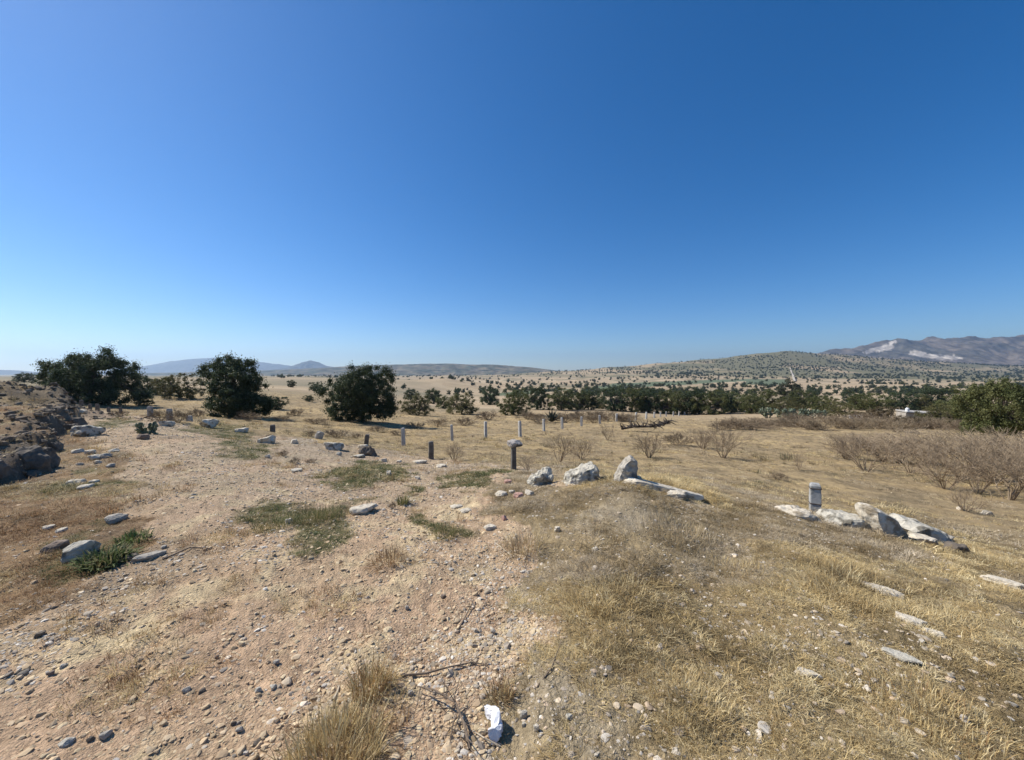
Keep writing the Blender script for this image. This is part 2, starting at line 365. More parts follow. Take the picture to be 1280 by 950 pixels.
ridge('mountain', [(120, 465), (160, 462), (190, 456), (215, 451), (245, 448), (270, 446.5), (290, 448), (310, 450), (340, 454), (370, 458), (410, 462), (440, 465)], 8600, 900, 468, M_FAR, 'broad faint blue mountain behind the cone-shaped peak', .04, 8, col_plain((.11, .11, .09), (.16, .15, .12), 500, 341))
ridge('mountain', [(-330, 466), (-200, 459), (-60, 461), (0, 462), (25, 463), (48, 465.5), (80, 467.5)], 5500, 800, 469, M_FAR, 'low blue-grey hill left of the wide bushy tree', .05, 9, col_plain((.11, .11, .09), (.17, .15, .12), 300, 351))

# pale dirt road climbing the scrub hill
def build_road():
    vs = []; fs = []
    P = [(993.2, 477.5, 3.4), (991.6, 472, 2.6), (990.2, 468, 2.2), (988.6, 464, 1.8), (987.2, 460.5, 1.5)]
    for (px, py, wpx) in P:
        x, y, z = hit(px, py); k = wpx * y / F_PX / 2
        vs += [(x - k, y, H(x - k, y) + 2.0), (x + k, y, H(x + k, y) + 2.0)]
    for i in range(len(P) - 1): fs.append((2 * i, 2 * i + 1, 2 * i + 3, 2 * i + 2))
    me = mesh_from('road', vs, fs, mat_noise('pale_road', (.42, .36, .28), (.52, .46, .37), .05, bump=0))
    add('road', me, kind='structure', label='pale dirt road running straight up the scrub hill', cat='road')
build_road()

# ------------------------------------------------------------------ haze
def build_haze():
    bm = bmesh.new(); bmesh.ops.create_cube(bm, size=1)
    me = bpy.data.meshes.new('haze'); bm.to_mesh(me); bm.free()
    m = bpy.data.materials.new('haze_air'); m.use_nodes = True; nt = m.node_tree; nt.nodes.remove(nt.nodes['Principled BSDF'])
    pv = nd(nt, 'ShaderNodeVolumePrincipled'); pv.inputs['Color'].default_value = (.58, .77, 1, 1); pv.inputs['Density'].default_value = 1.05e-4; pv.inputs['Anisotropy'].default_value = 0.45
    nt.links.new(pv.outputs[0], nt.nodes['Material Output'].inputs['Volume']); me.materials.append(m)
    top, bot = 520, -140
    add('haze', me, loc=(0, 0, (top + bot) / 2), scl=(23000, 23000, top - bot), kind='stuff', label='thin bluish air over the whole valley', cat='haze')
build_haze()

# ------------------------------------------------------------------ rocks
M_ROCK = mat_noise('pale_limestone', (.44, .40, .32), (.62, .575, .47), 7, bump=.9, bscale=22, c3=(.19, .17, .13), s3=8)
M_ROCKW = mat_noise('white_caliche', (.55, .47, .35), (.73, .66, .53), 6, bump=.9, bscale=22, c3=(.32, .26, .18), s3=8)
M_ROCKG = mat_noise('grey_stone', (.33, .295, .24), (.49, .44, .36), 9, bump=.6, bscale=30, c3=(.13, .125, .115), s3=5)
M_ROCKD = mat_noise('dark_and_shaded_stone', (.11, .09, .07), (.20, .165, .125), 8, bump=.6, bscale=25, c3=(.19, .165, .135), s3=3)  # own tone of dark stones; on the bank boulders it stands in for shade
M_ROCKB = mat_noise('brown_stone', (.17, .125, .095), (.30, .235, .18), 9, bump=.6, bscale=30)
M_PINK = mat_noise('pink_brick', (.42, .24, .18), (.55, .36, .29), 9, bump=.5, bscale=30)
MATS = {'p': M_ROCK, 'w': M_ROCKW, 'g': M_ROCKG, 'd': M_ROCKD, 'b': M_ROCKB, 'k': M_PINK}

def rock_verts(seed, sub=3, cuts=13, rnd=.17, flat=1.0):
    rg = random.Random(seed)
    bm = bmesh.new(); bmesh.ops.create_icosphere(bm, subdivisions=sub, radius=1)
    pl = []
    for k in range(cuts):
        n = Vector((rg.gauss(0, 1), rg.gauss(0, 1), rg.gauss(0, 1) * .8)).normalized(); pl.append((n, rg.uniform(.55, .92)))
    pl.append((Vector((0, 0, 1)), rg.uniform(.5, .8) * flat))
    off = Vector((seed * 3.1, seed * 1.7, seed * .9))
    for v in bm.verts:
        d = v.co.normalized(); r = 1.0
        for n, k in pl:
            c = n.dot(d)
            if c > 1e-3: r = min(r, k / c)
        p = d * r
        p *= 1 + rnd * mnoise.fractal(p * 1.6 + off, 1.0, 2.0, 4) + rnd * .35 * mnoise.noise(p * 7 + off)
        v.co = p
    return bm

def rock_mesh(seed, size, mat, sub=3, **kw):
    bm = rock_verts(seed, sub, **kw)
    xs = [v.co.x for v in bm.verts]; ys = [v.co.y for v in bm.verts]; zs = [v.co.z for v in bm.verts]
    mn = Vector((min(xs), min(ys), min(zs))); mxv = Vector((max(xs), max(ys), max(zs)))
    for v in bm.verts:
        v.co = Vector(((v.co.x - (mn.x + mxv.x) / 2) / (mxv.x - mn.x) * size[0], (v.co.y - (mn.y + mxv.y) / 2) / (mxv.y - mn.y) * size[1], (v.co.z - mn.z) / (mxv.z - mn.z) * size[2]))
    me = bpy.data.meshes.new('rock'); bm.to_mesh(me); bm.free(); me.materials.append(mat)
    return me

def rock(px, py, wpx, hpx, m, label, name='rock', depth=.8, rotz=None, tilt=0, lean=0, Y=None, sink=.6, seed=None, group=None, cat='rock', sub=4, lo=0, dz=0, **kw):
    """a rock whose foot shows at that place of the photograph; Y = depth where its foot is hidden"""
    if Y is None: x, y, z = hit(px, py, lo)
    else:
        x, y = (px - CX) / F_PX * Y, Y; z = EYE - (py - HOR) / F_PX * Y if dz is None else H(x, y) + dz
    w = wpx * y / F_PX * (.92 if y < 8 else .82); h = hpx * y / F_PX * (.82 if y < 8 else .72)
    if sub == 4 and wpx < 22: sub = 3
    seed = seed if seed is not None else int(px * 13 + py * 7)
    rg = random.Random(seed)
    me = rock_mesh(seed, (w, w * depth, h * (1 + sink)), MATS[m], sub, **kw)
    yaw = math.atan2(-x, y)
    return add(name, me, (x, y + w * depth * .3, z - h * sink), (tilt, lean, yaw + (rotz if rotz is not None else rg.uniform(-.25, .25))), label=label, cat=cat, group=group)

# on and behind the little ridge
def hull_rock(out, Y, thick, m, label, name='rock', seed=0, down=.25, rough=.05, back=.7, cat='rock', skew=0.0):
    """a solid rock from the outline it shows, standing at depth Y with its own thickness"""
    P = np.array(out, float); x = (P[:, 0] - CX) / F_PX * Y; z = EYE - (P[:, 1] - HOR) / F_PX * Y
    cx, cz = x.mean(), z.mean(); bm = bmesh.new(); rg = random.Random(seed)
    g = H(cx, Y)
    for (k, yy) in ((.82, -.5), (1.0, -.12), (1.0, .2), (back, .55)):
        for a, b in zip(x, z):
            zz = cz + (b - cz) * k + skew * yy
            if b < cz: zz -= down * thick
            bm.verts.new(((a - cx) * k + rg.uniform(-.02, .02) * thick, (yy + rg.uniform(-.05, .05)) * thick, zz - g))
    r = bmesh.ops.convex_hull(bm, input=bm.verts)
    bmesh.ops.delete(bm, geom=list({e for e in r['geom_interior'] + r['geom_unused'] if isinstance(e, bmesh.types.BMVert)}), context='VERTS')
    bmesh.ops.triangulate(bm, faces=bm.faces)
    for it in range(4):
        lng = [e for e in bm.edges if e.calc_length() > thick * (.5, .28, .16, .1)[it]]
        bmesh.ops.subdivide_edges(bm, edges=lng, cuts=1, smooth=0); bmesh.ops.triangulate(bm, faces=bm.faces)
    bmesh.ops.smooth_vert(bm, verts=bm.verts, factor=.35, use_axis_x=True, use_axis_y=True, use_axis_z=True)
    off = Vector((seed * 2.3, seed, seed * .7)); bm.normal_update()
    nn = {v: v.normal.copy() for v in bm.verts}; sc = 1 / thick
    for v in bm.verts: v.co += nn[v] * thick * rough * (1.6 * mnoise.fractal(v.co * sc * 2.5 + off, .9, 2, 4) - .5 * abs(mnoise.noise(v.co * sc * 7 + off)))
    me = bpy.data.meshes.new(name); bm.to_mesh(me); bm.free(); me.materials.append(MATS[m])
    return add(name, me, (cx, Y, g), label=label, cat=cat)
hull_rock([(661, 600), (667, 594), (678, 593), (684, 588), (691, 592), (691, 601), (680, 606), (664, 604)], 5.75, .26, 'p', 'lumpy pale grey rock lying on the ridge near the rock-capped post', seed=12, rough=.12)
hull_rock([(700, 603), (709, 592), (732, 581), (743, 579), (749, 588), (747, 600), (728, 606)], 5.6, .36, 'p', 'wedge-shaped whitish rock rising to a point on the ridge', seed=31, rough=.07)
hull_rock([(764, 600), (771, 588), (780, 575), (787, 570), (793, 572), (796, 586), (792, 598), (780, 604)], 5.35, .24, 'g', 'upright leaning grey-white boulder on top of the ridge', 'boulder', seed=44, rough=.08)
rock(799, 601, 14, 10, 'w', 'small white stone in the shade of the upright boulder', 'stone', Y=5.4)
def long_slab():
    a = Vector(hit(776, 605, 4)); b = Vector(hit(884, 631, 4)); a.z = H(a.x, a.y); b.z = H(b.x, b.y)
    L = (b - a).length * 1.02; me = rock_mesh(77, (L, .30, .13), M_ROCKW, 4, cuts=16, rnd=.08)
    d = b - a; o = add('rock_slab', me, (a + b) / 2 + Vector((0, .08, -.035)), (0, -math.atan2(d.z, math.hypot(d.x, d.y)), math.atan2(d.y, d.x)), label='long thin cream stone slab running down the ridge from the boulder', cat='rock')
long_slab()
rock(848, 624, 26, 10, 'w', 'rounded cream lump against the lower half of the long slab', 'stone', lo=4)
hull_rock([(977, 638), (994, 635), (1012, 639), (1030, 648), (1026, 656), (990, 652)], 5.0, .40, 'w', 'low pale rubble block at the foot of the thick concrete post', seed=3, rough=.05)
hull_rock([(1024, 650), (1042, 642), (1056, 641), (1075, 646), (1094, 657), (1090, 666), (1050, 664)], 4.95, .42, 'p', 'low rounded grey-white block between the post and the big slab', seed=9, rough=.05)
hull_rock([(1079, 631), (1087, 631), (1110, 645), (1130, 661), (1128, 675), (1113, 678), (1096, 666), (1083, 646)], 4.75, .30, 'w', 'big tilted cream slab beside the grey flagstones', 'rock_slab', seed=15, rough=.03)
hull_rock([(1118, 656), (1135, 649), (1160, 656), (1194, 672), (1190, 678), (1140, 679)], 5.05, .5, 'p', 'flat grey flagstone leaning on the big cream slab', 'rock_slab', seed=21, rough=.05)
rock(1135, 653, 22, 7, 'w', 'white broken stone on the back edge of the flagstone', 'stone', Y=5.1, dz=.12)
rock(1160, 664, 26, 7, 'w', 'pale broken block on the middle of the flagstone', 'stone', Y=5.0, dz=.06)
rock(1182, 678, 34, 9, 'g', 'grey jagged slab at the low end of the flagstone', 'rock_slab', lo=4, depth=.6)
rock(1164, 682, 30, 9, 'w', 'small white block in front of the grey jagged slab', 'stone', lo=4)
rock(1207, 694, 26, 12, 'd', 'dark stone lying just below the jagged slab', 'stone', lo=3.5)
# flat slabs in the dry grass
rock(1112, 748, 48, 9, 'w', 'flat cream slab sunk in the dry grass below the flagstones', 'rock_slab', depth=.5, flat=.5)
rock(1150, 787, 32, 10, 'w', 'cream stone in the dry grass, larger of a close pair', 'stone', depth=.6, flat=.6)
rock(1181, 805, 22, 9, 'w', 'cream stone in the dry grass, smaller of a close pair', 'stone', depth=.7)
rock(1266, 736, 44, 8, 'w', 'long thin white slab in grass on the slope edge', 'rock_slab', depth=.4, flat=.6)
rock(1018, 852, 34, 5, 'w', 'sliver of pale stone nearly buried in dry grass', 'stone', depth=.4)
# left: by the green weeds and the bank
rock(96, 699, 40, 22, 'p', 'broad pale rock behind the leafy green weeds', depth=.6, seed=5, lean=R(-14))
rock(57, 692, 33, 13, 'b', 'brown-grey rock next to the broad pale rock', depth=.7, seed=6)
rock(137, 656, 24, 11, 'g', 'bluish grey flat stone above the green weeds', 'stone')
rock(180, 704, 38, 9, 'g', 'thin grey slab at the right edge of the green weeds', 'rock_slab', depth=.4)
rock(158, 703, 18, 8, 'd', 'dark stone wedged beside the thin grey slab', 'stone')
rock(54, 665, 13, 5, 'w', 'white chip in brown grass beside a twin chip', 'stone', group='white chips by the brown rock')
rock(70, 668, 13, 5, 'w', 'white chip in brown grass beside a twin chip', 'stone', group='white chips by the brown rock')
rock(102, 546, 40, 19, 'p', 'big grey-white boulder beyond the end of the dark bank', 'boulder', depth=.6, seed=8)
rock(100, 519, 12, 5, 'w', 'bright white stone in the grass by the far fence stubs', 'stone')
rock(175, 549, 16, 8, 'b', 'brown stone in front of the grey-green cactus', 'stone')
rock(205, 533, 20, 9, 'p', 'pale rock beside the grey-green cactus', depth=.7)
rock(257, 534, 26, 13, 'w', 'bright white rock on the small heap by a fence stub', seed=14)
rock(299, 541, 19, 7, 'w', 'white flat rock on the green weedy patch', depth=.6)
for (x, y, w, h, m) in ((92, 567, 13, 6, 'w'), (108, 569, 12, 6, 'w'), (112, 577, 14, 7, 'w'), (126, 573, 16, 6, 'g'), (138, 566, 12, 5, 'p'), (96, 582, 8, 4, 'w'), (118, 581, 9, 5, 'w'), (134, 585, 10, 5, 'g')):
    rock(x, y, w, h, m, 'small stone in the loose scatter between bank and track', 'stone', sub=3, group='stones scattered below the bank')
for (x, y, w, h) in ((88, 608, 20, 7), (100, 613, 18, 7), (112, 606, 12, 5)):
    rock(x, y, w, h, 'w', 'pale chalky chunk crumbling on brown grass under the bank', 'stone', sub=3, group='chalky chunks')
# boulders of the bank, their shade put into the dark stone colour
for (x, y, w, h, Y, sd, lb) in ((12, 606, 60, 56, 6.1, 1, 'largest shade-darkened boulder in the bank beside the track'), (44, 595, 36, 42, 6.5, 2, 'shade-darkened rounded boulder next to the largest one in the bank'), (58, 575, 30, 30, 8.0, 3, 'shade-darkened boulder in the middle of the bank'),
                            (78, 549, 30, 26, 10.4, 4, 'shade-darkened craggy boulder towards the far end of the bank'), (92, 541, 24, 26, 11.4, 6, 'shade-darkened boulder touching the big grey-white boulder'), (-30, 625, 60, 58, 5.6, 7, 'shade-darkened boulder at the near end of the bank')):
    rock(x, y, w * .85, h, 'd', lb, 'boulder', Y=Y, dz=None, seed=100 + sd, depth=.9, sink=.25, rnd=.2)
# middle heaps
rock(333, 554, 27, 11, 'w', 'white elongated rock in front of a dark fence stub', depth=.5, seed=16, lean=R(-18))
rock(366, 555, 11, 7, 'w', 'small white stone next to the elongated white rock', 'stone')
rock(394, 549, 12, 13, 'g', 'square grey block standing on edge on the heap', 'stone', lean=R(18), seed=17)
rock(414, 563, 30, 13, 'p', 'pale bluish rock on top of the middle heap', seed=18)
rock(422, 570, 9, 6, 'p', 'small stone just below the pale bluish rock', 'stone')
rock(452, 564, 15, 9, 'w', 'white rock resting at the foot of the leaning stub', seed=19)
rock(457, 570, 28, 16, 'd', 'dark slab against the foot of the leaning stub', 'rock_slab', seed=20)
rock(446, 573, 20, 4, 'p', 'thin flat stone in front of the dark slab', 'stone')
for (x, y, w, h, lb) in ((332, 574, 8, 5, 'white pebble on the gravel below the elongated rock'), (479, 578, 9, 6, 'pale stone on the verge, left of a pair'), (498, 579, 8, 4, 'pale stone on the verge, right of a pair'), (523, 580, 22, 4, 'thin white stone flat beside the square stub'), (551, 585, 18, 4, 'thin white stone flat past the square stub')):
    rock(x, y, w, h, 'w', lb, 'stone', sub=3)
rock(452, 643, 40, 9, 'w', 'flat bright white slab beside the large green grass patch', 'rock_slab', depth=.6, flat=.5, seed=22)
rock(358, 657, 10, 8, 'w', 'small white stone in the large green grass patch', 'stone')
for (x, y, w, h, lb) in ((368, 561 + 30, 14, 4, 'pale chip on gravel above the large green grass patch'), (569, 637, 18, 4, 'long pale chip on the gravel'), (582, 643, 18, 5, 'blunt pale chip on the gravel'), (612, 664, 18, 6, 'pale chip at the edge of the dry grass'), (697, 667, 9, 7, 'round white stone in the sparse grass on the slope'), (521, 600, 8, 4, 'white chip beside the weedy verge patch'), (485, 596, 7, 8, 'upright white chip in the weedy verge patch'), (745, 692, 9, 4, 'small white chip on the grassy slope')):
    rock(x, y, w, h, 'w', lb, 'stone', sub=3)
rock(630, 653, 8, 8, 'k', 'small pink brick fragment on the gravel', 'brick_fragment', cat='brick')
rock(635, 606, 11, 5, 'k', 'pale pink brick fragment by the rock-capped post', 'brick_fragment', cat='brick')
for (x, y, w, h, m) in ((626, 622, 18, 7, 'w'), (648, 624, 14, 6, 'k'), (662, 620, 13, 7, 'w'), (640, 618, 9, 5, 'w')):
    rock(x, y, w, h, m, 'pinkish white rubble lump below the lumpy rock', 'rubble', sub=3, group='rubble lumps', cat='rubble')
rock(1240, 645, 14, 7, 'w', 'cream stone in the field beside the bare bushes', 'stone', lo=6)
rock(1206, 640, 9, 5, 'w', 'white stone under the small bare bush', 'stone', lo=6)
# near loose stones on the track, one by one
near = [(40, 801, 17, 9, 'd'), (317, 874, 13, 9, 'p'), (337, 872, 11, 8, 'p'), (120, 935, 20, 12, 'g'), (102, 938, 13, 9, 'd'), (70, 945, 24, 9, 'p'), (485, 866, 10, 10, 'w'), (503, 873, 9, 8, 'w'), (511, 877, 12, 9, 'g'), (434, 889, 9, 7, 'w'),
        (487, 888, 8, 7, 'd'), (655, 906, 15, 14, 'g'), (671, 926, 11, 13, 'w'), (655, 918, 8, 7, 'p'), (713, 908, 14, 9, 'p'), (723, 817, 9, 8, 'p'), (616, 797, 10, 8, 'g'), (594, 796, 8, 7, 'g'), (315, 945, 18, 9, 'd'), (60, 765, 10, 5, 'd'), (165, 845, 10, 6, 'd'),
        (225, 872, 14, 8, 'g'), (245, 874, 12, 7, 'd'), (53, 850, 12, 7, 'b'), (70, 843, 12, 6, 'p'), (507, 768, 8, 7, 'g'), (553, 752, 10, 8, 'b'), (292, 925, 14, 9, 'g'), (285, 918, 10, 7, 'd'), (340, 835, 12, 6, 'g'), (265, 830, 9, 6, 'b'), (200, 690, 10, 5, 'g')]
for (x, y, w, h, m) in near:
    rock(x, y, w * .72, h * .72, m, {'d': 'dark loose stone lying on the bare dirt track', 'p': 'pale grey loose stone lying on the bare dirt track', 'g': 'mid-grey loose stone lying on the bare dirt track', 'w': 'white loose stone lying on the bare dirt track', 'b': 'brown loose stone lying on the bare dirt track'}[m], 'stone', sub=3, sink=.6, group='loose stones on the track', cat='stone')

# ------------------------------------------------------------------ fence posts
M_CONC = mat_noise('old_concrete', (.32, .315, .295), (.44, .43, .40), 9, bump=.4, bscale=40, c3=(.15, .145, .13), s3=6)
M_CONCD = mat_noise('weathered_dark_concrete', (.10, .09, .075), (.19, .17, .145), 8, bump=.4, bscale=40)
M_WIRE = mat_noise('rusty_wire', (.05, .04, .035), (.10, .07, .055), 20, bump=0)
def post_mesh(w, h, mat, top=.8, seed=0, bury=.35):
    bm = bmesh.new(); rg = random.Random(seed); rings = []
    zs = [-bury, h * .25, h * .5, h * .78, h - w * .22, h]
    for i, z in enumerate(zs):
        k = w / 2 * (1.06 - .10 * i / 5) * (top if i == 5 else 1)
        c = k * .14; pts = [(-k + c, -k), (k - c, -k), (k, -k + c), (k, k - c), (k - c, k), (-k + c, k), (-k, k - c), (-k, -k + c)]
        rings.append([bm.verts.new((x + rg.uniform(-1, 1) * w * .02, y + rg.uniform(-1, 1) * w * .02, z + (rg.uniform(-1, 1) * w * .05 if i == 5 else 0))) for x, y in pts])
    for a, b in zip(rings, rings[1:]):
        for j in range(8): bm.faces.new((a[j], a[(j + 1) % 8], b[(j + 1) % 8], b[j]))
    bm.faces.new(rings[-1]); bm.faces.new(rings[0][::-1])
    me = bpy.data.meshes.new('post'); bm.to_mesh(me); bm.free(); me.materials.append(mat); return me
def wire_mesh(w):
    bm = bmesh.new(); k = w / 2 * 1.06; r = .007; n = 8; c = k * .14
    pts = [(-k + c, -k), (k - c, -k), (k, -k + c), (k, k - c), (k - c, k), (-k + c, k), (-k, k - c), (-k, -k + c)]
    rings = []
    for x, y in pts:
        d = Vector((x, y, 0)).normalized(); rings.append([bm.verts.new(Vector((x, y, 0)) + d * r * math.cos(a) + Vector((0, 0, r * math.sin(a)))) for a in (0, 1.57, 3.14, 4.71)])
    for i in range(n):
        a, b = rings[i], rings[(i + 1) % n]
        for j in range(4): bm.faces.new((a[j], a[(j + 1) % 4], b[(j + 1) % 4], b[j]))
    me = bpy.data.meshes.new('wire'); bm.to_mesh(me); bm.free(); me.materials.append(M_WIRE); return me
def post(px, py, hpx, wpx, Y, mat, label, group=None, lean=(0, 0), rotz=.3, wires=()):
    x = (px - CX) / F_PX * Y; z = H(x, Y); zt = EYE - (py - hpx - HOR) / F_PX * Y
    h = max(zt - z, .15); w = wpx * Y / F_PX
    if not wires:
        return add('fence_post', post_mesh(w, h, mat, seed=int(px)), (x, Y, z), (lean[0], lean[1], rotz), label=label, cat='post', group=group)
    root = bpy.data.objects.new('fence_post', None); COL.objects.link(root); root.location = (x, Y, z); root.rotation_euler = (lean[0], lean[1], rotz); root.empty_display_size = .1
    root['label'] = label; root['category'] = 'post'
    if group: root['group'] = group
    add('shaft', post_mesh(w, h, mat, seed=int(px)), parent=root)
    for f in wires: add('wire', wire_mesh(w), (0, 0, h * f), parent=root)
    return root
post(1021, 642, 37, 11, 5.5, M_CONC, 'thick grey concrete post beside the cream rubble block', rotz=math.atan2(-381, 490) + .15, wires=(.86, .38))
pr = post(642, 586, 28, 5.6, 8.3, M_CONCD, 'dark stub post with a rock balanced on top')
me = rock_mesh(55, (.31, .24, .15), M_ROCK, 4); me.materials.clear(); me.materials.append(mat_noise('capping_rock', (.38, .33, .28), (.55, .50, .44), 6, bump=.6, bscale=25, c3=(.10, .085, .07), s3=4))
add('rock', me, (0.045, 8.3, EYE - (559 - HOR) / F_PX * 8.3), (.1, .08, .4), label='rough brownish rock balanced on top of the stub post', cat='rock')
post(538.5, 574, 22, 6, 11, M_CONCD, 'square dark stub post between weedy verge and field')
post(457, 560, 17, 5, 13, M_CONCD, 'leaning dark stub post on the heap of white rocks', lean=(.1, .12))
post(340, 544, 13, 5, 15, M_CONCD, 'short dark stub post behind the elongated white rock')
post(236, 533, 13, 5.2, 16, M_CONC, 'grey stub post on the weedy heap left of the second tree')
post(211, 528, 17, 4.8, 18, M_CONC, 'grey post among grey brush beside the pale rock')
post(187, 522, 14, 4.6, 22, M_CONC, 'grey post directly behind the grey-green cactus')
for (x, y, h, w, Y) in ((75, 505, 10, 2.6, 36), (87, 508, 13, 3, 33), (101, 512, 12, 3, 30), (112, 513, 8, 2.6, 29), (121, 515, 10, 3.2, 27), (135, 515, 6, 2.6, 26), (150, 515, 6, 2.6, 25)):
    post(x, y, h, w, Y, M_CONCD, 'thin dark stub in the far fence below the wide tree', 'dark fence stubs below the wide tree')
f2 = [(504, 558, 23, 4.6, 21.5), (565, 551, 20, 3.8, 23.3), (607, 548, 21, 3.8, 25), (650, 546.5, 20, 3.8, 26.5), (680, 539, 15, 3, 34), (703, 536, 14, 3, 38), (727, 533, 12, 3, 43), (750, 530, 11, 2.8, 47), (771, 527.5, 10.5, 2.5, 51), (786, 526, 8, 2, 54), (795, 525, 9.5, 2.3, 57),
      (808, 523.5, 8.5, 2.2, 63), (818, 522.5, 7.5, 2, 70), (826, 521.5, 6.5, 1.8, 76), (833, 521, 6.5, 1.7, 82), (842, 520.5, 6, 1.6, 88), (849, 520, 5.5, 1.5, 94), (856, 520, 5, 1.4, 100)]
M_CONCP = mat_noise('pale_concrete', (.40, .38, .34), (.54, .52, .47), 6, bump=.3, bscale=30)
for i, (x, y, h, w, Y) in enumerate(f2):
    post(x, y, h, w * .85, Y, M_CONCP, 'pale concrete post in the field fence running towards the trees' if i > 2 else ('pale fence post at the open end of the field fence', 'pale fence post second from the open end of the fence', 'pale fence post third from the open end of the fence')[i], 'pale field fence posts', rotz=.2 * i, lean=(random.uniform(-.05, .05), random.uniform(-.05, .05)))

# ------------------------------------------------------------------ scatter: uncountable ground cover as instances on points
def scatter(name, protos, loc, rot, scl, idx, tint, label, cat):
    n = len(loc); me = bpy.data.meshes.new(name); me.vertices.add(n); me.vertices.foreach_set('co', np.asarray(loc, float).ravel())
    for an, t, d in (('rot', 'FLOAT_VECTOR', rot), ('scl', 'FLOAT_VECTOR', scl)):
        a = me.attributes.new(an, t, 'POINT'); a.data.foreach_set('vector', np.asarray(d, float).ravel())
    a = me.attributes.new('idx', 'INT', 'POINT'); a.data.foreach_set('value', np.asarray(idx, np.int32))
    a = me.attributes.new('tint', 'FLOAT_COLOR', 'POINT'); c = np.ones((n, 4)); c[:, :3] = tint; a.data.foreach_set('color', c.ravel())
    co = bpy.data.collections.new(name + '_kinds')
    for i, p in enumerate(protos):
        o = bpy.data.objects.new('%s_kind_%02d' % (name, i), p); co.objects.link(o)
    ng = bpy.data.node_groups.new(name + '_nodes', 'GeometryNodeTree')
    ng.interface.new_socket('Geometry', in_out='INPUT', socket_type='NodeSocketGeometry'); ng.interface.new_socket('Geometry', in_out='OUTPUT', socket_type='NodeSocketGeometry')
    gi = ng.nodes.new('NodeGroupInput'); go = ng.nodes.new('NodeGroupOutput')
    ci = ng.nodes.new('GeometryNodeCollectionInfo'); ci.inputs['Collection'].default_value = co; ci.inputs['Separate Children'].default_value = True; ci.inputs['Reset Children'].default_value = True
    ip = ng.nodes.new('GeometryNodeInstanceOnPoints'); ip.inputs['Pick Instance'].default_value = True
    def na(an, dt):
        q = ng.nodes.new('GeometryNodeInputNamedAttribute'); q.data_type = dt; q.inputs[0].default_value = an; return q.outputs[0]
    e2r = ng.nodes.new('FunctionNodeEulerToRotation')
    ng.links.new(na('rot', 'FLOAT_VECTOR'), e2r.inputs[0]); ng.links.new(e2r.outputs[0], ip.inputs['Rotation'])
    ng.links.new(na('scl', 'FLOAT_VECTOR'), ip.inputs['Scale']); ng.links.new(na('idx', 'INT'), ip.inputs['Instance Index'])
    ng.links.new(gi.outputs[0], ip.inputs['Points']); ng.links.new(ci.outputs[0], ip.inputs['Instance']); ng.links.new(ip.outputs[0], go.inputs[0])
    o = add(name, me, kind='stuff', label=label, cat=cat)
    md = o.modifiers.new('scatter', 'NODES'); md.node_group = ng
    return o

def blades(seed, n, rad, lmin, lmax, wid, splay, flat=0.0, droop=.4):
    """a tuft: n bent tapering blades, each a quad and a tip triangle"""
    rg = np.random.default_rng(seed); V = []; Fq = []
    a = rg.uniform(0, 2 * np.pi, n); rr = rad * np.sqrt(rg.uniform(0, 1, n)); L = rg.uniform(lmin, lmax, n)
    b = a + rg.normal(0, .9, n); lean = np.abs(rg.normal(0, splay, n)) * (rr / rad * .6 + .5); lean = np.where(rg.uniform(0, 1, n) < flat, rg.uniform(1.2, 1.52, n), np.clip(lean, 0, 1.35))
    for k in range(n):
        p = np.array([math.cos(a[k]) * rr[k], math.sin(a[k]) * rr[k], -.01]); d = np.array([math.cos(b[k]), math.sin(b[k]), 0]); s = np.array([-d[1], d[0], 0]) * wid * rg.uniform(.6, 1.3) / 2
        l1, l2 = lean[k], min(lean[k] + droop * rg.uniform(.2, 1.4), 1.62)
        m = p + (d * math.sin(l1) + np.array([0, 0, math.cos(l1)])) * L[k] * .55
        t = m + (d * math.sin(l2) + np.array([0, 0, math.cos(l2)])) * L[k] * .45
        t[2] = max(t[2], .004); i = len(V)
        V += [p - s, p + s, m + s * .8, m - s * .8, t]
        Fq += [(i, i + 1, i + 2, i + 3), (i + 3, i + 2, i + 4)]
    return V, Fq

def mat_tint(name, rough=.75, transl=.0, spread=.25, spec=.25):
    m, nt, b = new_mat(name)
    a = nd(nt, 'ShaderNodeAttribute', attribute_name='tint', attribute_type='INSTANCER')
    ge = nd(nt, 'ShaderNodeNewGeometry'); mr = nd(nt, 'ShaderNodeMapRange'); mr.inputs[3].default_value = 1 - spread; mr.inputs[4].default_value = 1 + spread
    nt.links.new(ge.outputs['Random Per Island'], mr.inputs[0]); hs = nd(nt, 'ShaderNodeHueSaturation')
    nt.links.new(mr.outputs[0], hs.inputs['Value']); nt.links.new(a.outputs['Color'], hs.inputs['Color']); nt.links.new(hs.outputs[0], b.inputs['Base Color'])
    b.inputs['Roughness'].default_value = rough; b.inputs['Specular IOR Level'].default_value = spec
    if transl:
        t = nd(nt, 'ShaderNodeBsdfTranslucent'); nt.links.new(hs.outputs[0], t.inputs[0]); mx = nd(nt, 'ShaderNodeMixShader'); mx.inputs[0].default_value = transl
        nt.links.new(b.outputs[0], mx.inputs[1]); nt.links.new(t.outputs[0], mx.inputs[2]); nt.links.new(mx.outputs[0], nt.nodes['Material Output'].inputs[0])
    return m
M_STRAW = mat_tint('straw_blade', transl=.25, spread=.35)
M_PEB = mat_tint('pebble', rough=.9, spread=.1, spec=.15)

